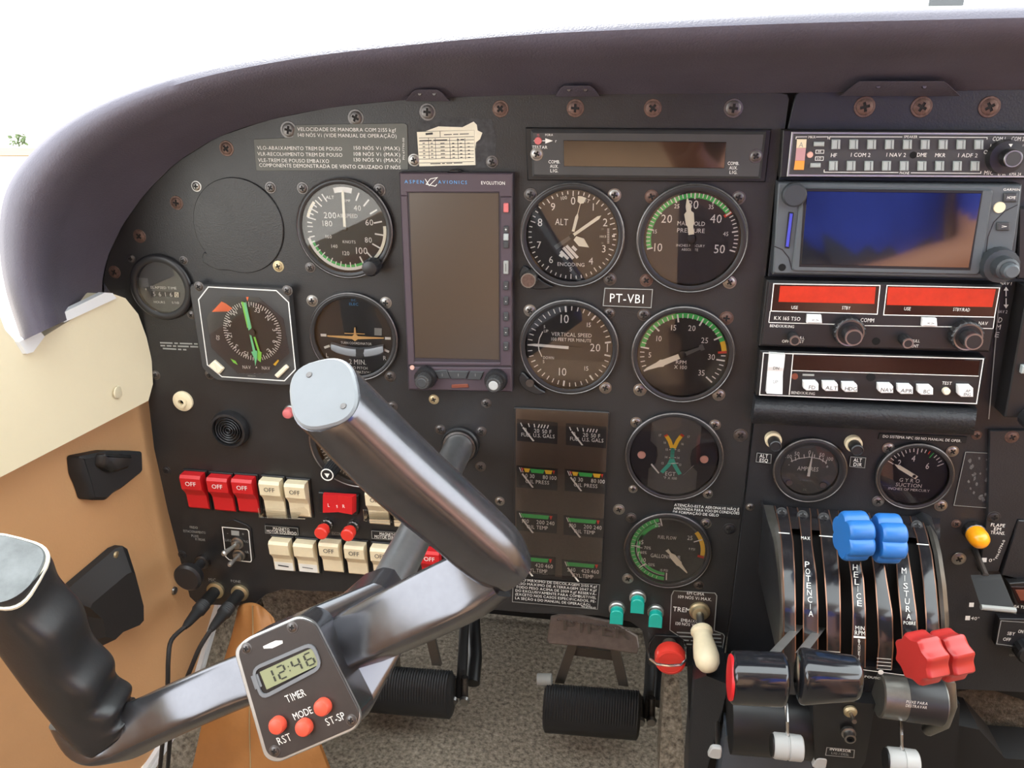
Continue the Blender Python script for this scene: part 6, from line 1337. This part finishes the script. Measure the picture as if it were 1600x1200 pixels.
# ================================================================== LOWER PEDESTAL
t = thing('pedestal', 'black lower pedestal housing under the throttle quadrant', 'pedestal', Vector((.2, .05, 0)))
b = MB(); b.prism([W(1270, 1092, .125), W(1368, 1100, .125), W(1352, 1190, .12), W(1330, 1225, .12), W(1275, 1225, .12), W(1272, 1180, .12)], (0, .09, 0), 'black', 0); b.prism([W(1075, 1040, .03), W(1300, 1075, .03), W(1500, 1100, .03), W(1490, 1260, .03), W(1080, 1260, .03)], (0, .026, 0), 'matblack'); b.build('housing', t)
b = MB(); a = W(1140, 1118, .09); e = W(1270, 1128, .09); b.tube([a, e], .030, 'black', 32); b.build('front_roll', t)
b = MB(); b.prism([W(1134, 1150, .085), W(1275, 1168, .085), W(1275, 1250, .09), W(1120, 1250, .09)], (0, .03, 0), 'greycowl', .002); b.build('grey_cover', t)
b = MB(); b.prism([W(1085, 1062, .05), W(1104, 1056, .06), W(1138, 1070, .06), W(1122, 1140, .07), W(1092, 1250, .07), W(1072, 1250, .05)], (0, .05, 0), 'panel2', .002); b.build('side_bracket', t)
b = MB(); b.text('INVERSOR', 1313, 1172, 4, .1262, 'printwhite', w=34); b.text('LIG / DESL', 1313, 1178, 3.4, .1262, 'printgrey', w=28); b.line([(1292, 1168), (1335, 1172), (1334, 1184), (1290, 1180)], 1, .1262, 'printgrey', closed=True); b.build('lettering', t, smooth=False)
t = thing('inverter_toggle', 'small steel toggle switch on the black pedestal', 'switch', W(1328, 1122, .126)); c = W(1328, 1110, .1255)
b = MB(); b.lathe(c, [(.0050, 0), (.0050, .002), (.0036, .0035)], 'brass', 20); b.build('collar', t)
b = MB(); b.tube([c+Vector((0, -.003, 0)), W(1335, 1128, .140)], [.0014, .0018], 'steel', 10); b.build('lever', t)
t = thing('pedestal_jack', 'steel jack nut on the pedestal below the toggle switch', 'socket', W(1325, 1156, .126)); c = W(1325, 1143, .1255)
b = MB(); b.lathe(c, [(.0055, 0), (.0055, .0025), (.0042, .003), (.0042, .008), (.0030, .0082), (.0028, .005)], 'steel', 24, cap=False); b.build('nut', t)
b = MB(); b.lathe(c, [(.0028, .0045), (.0028, .0052)], 'void', 14); b.build('hole', t)
for x, y, top, lab in [(1231, 1167, (1229, 1100), 'white ribbed trim wheel below the left throttle handle'), (1410, 1190, (1407, 1118), 'white ribbed trim wheel under the lever lock')]:
    t = thing('cowl_flap_lever', lab, 'lever', W(x, y+25, .14)); c = W(x, y, .145); a = c+Vector((-.011, 0, 0)); e = c+Vector((.0105, 0, 0))
    b = MB(); b.tube([a, a+Vector((.0012, 0, 0)), c+Vector((-.0012, 0, 0)), c+Vector((-.0010, 0, 0)), c+Vector((.0004, 0, 0)), c+Vector((.0006, 0, 0)), e-Vector((.001, 0, 0)), e], [.0088, .0096, .0098, .0092, .0092, .0098, .0096, .0086], 'wheelwhite', 32); b.build('wheel', t)
    b = MB(); b.tube([a+Vector((-.0012, 0, 0)), a+Vector((.0002, 0, 0))], .0085, 'black', 28); b.build('wheel_end', t)
    b = MB(); b.tube([W(top[0], top[1], .128), W((top[0]+x)/2, (top[1]+y)/2-6, .142), c], .0013, 'chrome', 8); b.build('rod', t)
for x, y, yt, lab in [(1118, 1172, 1130, 'white tipped heater lever at the left of the pedestal'), (1281, 1188, 1160, 'white tipped heater lever near the inverter placard')]:
    t = thing('heater_lever', lab, 'lever', W(x, y+8, .12)); b = MB(); b.tube([W(x+3, yt, .075), W(x+3, y-6, .115)], .0018, 'steel', 8); b.build('rod', t)
    b = MB(); c = W(x, y, .118); b.prism(rnd([c+Vector((-.0065, 0, -.004)), c+Vector((-.003, 0, -.006)), c+Vector((.0045, 0, -.006)), c+Vector((.0045, 0, .006)), c+Vector((-.004, 0, .006))], .003), (0, -.004, 0), 'wheelwhite', .001); b.build('tip', t)
# ================================================================== FLAP LEVER AND RIGHT EDGE UNITS
z = ZM(1480, 660, 1/3)
t = thing('flap_console', 'black sub panel with flap markings at the right edge', 'panel', W(1560, 1055))
b = MB(); slab(b, [z(200, 40), (1640, 672), (1625, 815), z(330, 455), z(240, 700), z(150, 700), z(190, 430)], 0, .004, 'panel2', .0006); b.build('upper_plate', t)
b = MB(); slab(b, [z(335, 460), (1650, 816), (1630, 915), z(255, 715)], 0, .006, 'panel2', .0006); b.build('angled_plate', t)
b = MB(); D_ = .0044
for s_, x, y, w, h in [('FLAPE', 238, 482, 22, 5), ('EM', 236, 500, 11, 5), ('TRANS.', 237, 518, 23, 5)]: b.text(s_, *z(x, y), h, D_, 'printwhite', w=w)
b.text('PN-67794-0', *z(248, 595), 4, D_, 'printwhite', w=30, ang=R_(-80))
for x, y, s_ in [(175, 645, '0°'), (115, 855, ''), (97, 917, '40°')]: b.poly(Q([z(x-11, y-10), z(x+11, y-10), z(x+9, y+10), z(x-13, y+10)], D_), 'printwhite'); s_ and b.text(s_, *z(x+34, y+2), 5, D_, 'printwhite', w=9 if len(s_) < 3 else 13)
b.build('lettering', t, smooth=False); screw(t, *z(303, 68), 'r', .8, .004); screw(t, *z(218, 445), 'b', .8, .004)
t = thing('flap_lamp', 'orange domed flap transit lamp in a steel collar', 'lamp', W(1522, 858)); c = W(*z(120, 505), 0); C0_ = Vector((c.x, 0, c.z))
b = MB(); b.lathe(C0_, [(.0088, 0), (.0088, .006), (.0078, .007)], 'darksteel', 26, flute=(0, .05)); b.build('collar', t)
b = MB(); b.lathe(C0_, [(.0080, .006), (.0082, .013), (.0075, .017), (.0055, .0200), (.003, .0214), (.0008, .0218)], 'amber', 28); b.build('lens', t)
t = thing('flap_lever', 'black flat paddle flap lever with pale lower edge', 'lever', W(1545, 950, .02))
b = MB(); pts = [W(*z(110, 715), .035), W(*z(250, 712), .035), W(*z(320, 880), .060), W(*z(158, 865), .060)]; b.prism(pts, (0, -.004, -.002), 'matblack', .001); b.build('paddle', t)
b = MB(); b.tube([W(*z(158, 866), .063), W(*z(320, 881), .063)], .0022, 'printgrey', 10); b.build('edge_strip', t)
b = MB(); b.tube([W(*z(128, 600), .002), W(*z(180, 720), .036)], .0026, 'steel', 10); b.build('stem', t)
t = thing('transponder', 'black unit with dark red window at the right edge, lower part', 'radio', W(1600, 1040))
b = MB(); slab(b, [z(290, 755), (1660, 905), (1650, 950), z(320, 860)], 0, .012, 'black', .0006); b.build('case', t)
b = MB(); slab(b, [z(300, 770), (1655, 918), (1648, 945), z(335, 850)], .0118, .0128, 'dispdark', .0002); wn = b.build('window', t)
b = MB(); slab(b, [z(320, 785), (1650, 922), (1645, 940), z(345, 835)], .0124, .0131, 'copperplate', .0001); b.build('display_segment', wn)
b = MB(); slab(b, [z(245, 920), (1650, 968), (1640, 1025), z(225, 1045), z(228, 1030)], 0, .008, 'panel2', .0006); b.build('lower_case', t)
b = MB(); b.line([(1640, 975), z(252, 930), z(232, 1038), (1600, 1012)], 1.4, .0083, 'printgrey'); b.text('SBY', *z(300, 990), 5, .0083, 'printwhite', w=12); b.text('ON', *z(345, 980), 5, .0083, 'printwhite', w=8); b.text('OFF', *z(280, 1017), 5, .0083, 'printwhite', w=12); b.text('GA TSO', *z(345, 865), 4, .0130, 'printwhite', w=22); b.text('SQUAWK', *z(312, 1092), 3, .0083, 'printgrey', w=14); b.build('lettering', t, smooth=False)
b = MB(); knob(b, 1600, 1012, .008, [(.010, .008), (.0095, .018), (.008, .0195)], 'bezel', 32, (0, .05)); b.build('knob', t)
# carpeted tunnel seen right of the pedestal
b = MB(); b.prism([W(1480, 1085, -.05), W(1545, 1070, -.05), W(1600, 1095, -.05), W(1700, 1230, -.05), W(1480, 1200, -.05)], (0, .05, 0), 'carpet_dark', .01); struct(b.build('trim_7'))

b = MB(); b.prism([W(1040, 1040, -.06), W(1060, 1042, -.06), W(1072, 1230, -.015), W(1028, 1230, -.015)], (0, .06, 0), 'carpet'); struct(b.build('trim_8'))
b = MB(); b.prism([W(1470, 1128, .0), W(1530, 1140, .0), W(1570, 1185, .0), W(1640, 1190, .0), W(1640, 1270, .0), W(1460, 1270, .0)], (0, .05, 0), 'matblack', .008); struct(b.build('trim_9'))
b = MB(); b.prism([W(1480, 1055, -.02), W(1680, 1060, -.02), W(1680, 1120, -.06), W(1590, 1112, -.06), W(1560, 1075, -.06), W(1500, 1080, -.06)], (0, .04, 0), 'matblack'); struct(b.build('trim_10'))
# ================================================================== CABIN BEHIND THE CAMERA (seen mirrored in the glasses)
def seat(label, x):
    t = thing('front_seat', label, 'seat', (x, -1.05, 0))
    b = MB(); b.prism(rnd([Vector((x-.22, -.72, .14)), Vector((x+.22, -.72, .14)), Vector((x+.23, -1.16, .10)), Vector((x-.23, -1.16, .10))], .05), (0, 0, .12), 'seat', .03); b.build('cushion', t)
    b = MB(); b.prism(rnd([Vector((x-.22, -1.17, .16)), Vector((x+.22, -1.17, .16)), Vector((x+.20, -1.26, .80)), Vector((x-.20, -1.26, .80))], .06), (0, -.09, 0), 'seat', .03); b.build('backrest', t)
    b = MB(); b.prism(rnd([Vector((x-.12, -1.25, .83)), Vector((x+.12, -1.25, .83)), Vector((x+.11, -1.27, .98)), Vector((x-.11, -1.27, .98))], .04), (0, -.07, 0), 'seat', .02); b.build('headrest', t)
    b = MB(); b.prism([(x-.18, -.80, .0), (x+.18, -.80, .0), (x+.18, -1.12, .0), (x-.18, -1.12, .0)], (0, 0, .11), 'matblack'); b.build('base', t)
seat('tan pilot seat behind the camera on the left', -.12); seat('tan copilot seat behind the camera under the seated person', .44)
def person():
    V = []; E = []; Rd = []
    def v(p, r, par=None):
        V.append(p); Rd.append(r); i = len(V)-1
        if par is not None: E.append((par, i))
        return i
    hip = v((.44, -1.02, .34), (.145, .105)); wa = v((.44, -1.05, .48), (.135, .10), hip); ch = v((.44, -1.06, .62), (.15, .105), wa); nb = v((.44, -1.05, .75), (.10, .07), ch)
    nk = v((.43, -1.03, .81), (.05, .05), nb); h1 = v((.42, -1.01, .87), (.062, .070), nk); h2 = v((.42, -1.01, .93), (.075, .090), h1); h3 = v((.42, -1.01, .99), (.062, .075), h2)
    def arm(sx, sh, el, wr, tip):
        a = v(sh, (.058, .056), nb); b_ = v(el, (.042, .042), a); m = v(tuple((el[i]+wr[i])/2 for i in range(3)), (.038, .036), b_); w = v(wr, (.026, .022), m); pm = v(tuple(wr[i]+(tip[i]-wr[i])*.45 for i in range(3)), (.036, .018), w)
        d = Vector(tip)-Vector(wr); sd = Vector((-d.y, d.x, 0)).normalized()
        for k, (o, l) in enumerate([(-.026, .85), (-.009, 1), (.009, .95), (.026, .78)]):
            p1_ = Vector(wr)+d*.72+sd*o; p2_ = Vector(wr)+d*l*1.0+sd*o*1.1+Vector((0, 0, -.008)); i1 = v(tuple(p1_), (.009, .009), pm); v(tuple(p2_), (.007, .007), i1)
        i1 = v(tuple(Vector(wr)+d*.35+sd*-.042), (.011, .011), w); v(tuple(Vector(wr)+d*.62+sd*-.052), (.008, .008), i1)
    arm(1, (.62, -1.05, .71), (.58, -.86, .46), (.36, -.79, .41), (.25, -.76, .42)); arm(-1, (.26, -1.05, .71), (.16, -.96, .52), (.07, -.80, .62), (.02, -.70, .70))
    for hx, kn, an, to in (((.35, -1.0, .31), (.31, -.60, .41), (.37, -.46, .09), (.38, -.32, .05)), ((.53, -1.0, .31), (.58, -.60, .42), (.56, -.44, .09), (.57, -.30, .05))):
        a = v(hx, (.095, .095), hip); mt = v(tuple((hx[i]+kn[i])/2 for i in range(3)), (.082, .082), a); k = v(kn, (.060, .060), mt); cf = v(tuple(kn[i]*.65+an[i]*.35 for i in range(3)), (.055, .055), k); n_ = v(an, (.036, .036), cf); v(to, (.036, .026), n_)
    me = bpy.data.meshes.new('person_skeleton'); me.from_pydata(V, E, []); o = bpy.data.objects.new('person', me); COL.objects.link(o)
    md = o.modifiers.new('skin', 'SKIN'); md.use_smooth_shade = True
    if not me.skin_vertices: me.attributes  # layer is created with the modifier
    if not len(me.skin_vertices):
        bm = bmesh.new(); bm.from_mesh(me); bm.verts.layers.skin.verify(); bm.to_mesh(me); bm.free()
    for i, r in enumerate(Rd): me.skin_vertices[0].data[i].radius = r
    me.skin_vertices[0].data[0].use_root = True
    ss = o.modifiers.new('sub', 'SUBSURF'); ss.levels = 2; ss.render_levels = 2
    dg = bpy.context.evaluated_depsgraph_get(); m2 = bpy.data.meshes.new_from_object(o.evaluated_get(dg))
    bpy.data.objects.remove(o); m2.materials.clear()
    for k in ('shirt', 'skin', 'trouser', 'hair', 'rubber'): m2.materials.append(MATS[k])
    for p_ in m2.polygons:
        c = p_.center; p_.use_smooth = True; m_ = 0
        if c.y > -.90 and .355 < c.z < .52 and c.y < -.70 and not (c.z < .40 and c.y < -.86): m_ = 1
        elif c.z > .80: m_ = 3 if (c.z > .965 or (c.y < -1.03 and c.z > .88)) else 1
        elif c.z < .44 and c.y > -1.16 and not (c.x < .22) and not (c.y > -.86 and c.z > .44): m_ = 2 if c.y < -.70 else (4 if c.z < .10 else 1)
        elif (c.x < .185 and c.y > -1.0) or (c.y > -.86 and c.z >= .44) or (c.x > .50 and c.y > -.92 and c.z < .52 and c.z > .36): m_ = 1
        p_.material_index = m_
    m2.transform(Matrix.Translation((-.44, 1.02, 0)))
    t = thing('person', 'seated person in a blue shirt and dark shorts, mirrored in the GPS screen', 'person', (.44, -1.02, 0))
    o = bpy.data.objects.new('body', m2); COL.objects.link(o); o.parent = t
    b = MB()
    for x in (.395, .445): b.lathe((x, -.938, .935), [(.010, -.004), (.009, .004), (.004, .008)], 'white', 14, axis=(0, 1, 0)); b.lathe((x, -.931, .935), [(.004, 0), (.003, .0015)], 'ink', 10, axis=(0, 1, 0))
    b.build('eyes', t)
    b = MB(); b.tube([(.42, -.935, .93), (.42, -.918, .905), (.42, -.925, .895)], [.008, .013, .010], 'skin', 10); b.build('nose', t)
    b = MB(); b.tube([(.40, -.937, .872), (.42, -.932, .870), (.44, -.937, .872)], [.003, .006, .003], 'lamp_red', 8); b.build('mouth', t)
    for x in (.342, .498): b = MB(); b.tube([(x, -1.0, .955), (x, -1.01, .93), (x, -1.0, .905)], [.010, .016, .009], 'skin', 10); b.build('ear', t)
person()
t = thing('phone', 'black phone held up by the seated person', 'phone', CAM-FW*.02)
b = MB(); o_ = CAM-FW*.012-UP*.02+RT*.03
b.prism(rnd([o_-RT*.085-UP*.038, o_+RT*.075-UP*.038, o_+RT*.075+UP*.038, o_-RT*.085+UP*.038], .008), -FW*.008, 'black', .001); b.build('body', t)
b = MB(); o2 = o_-FW*.008; b.prism(rnd([o2-RT*.081-UP*.034, o2+RT*.071-UP*.034, o2+RT*.071+UP*.034, o2-RT*.081+UP*.034], .006), -FW*.0005, 'screenblack'); b.build('screen', t)
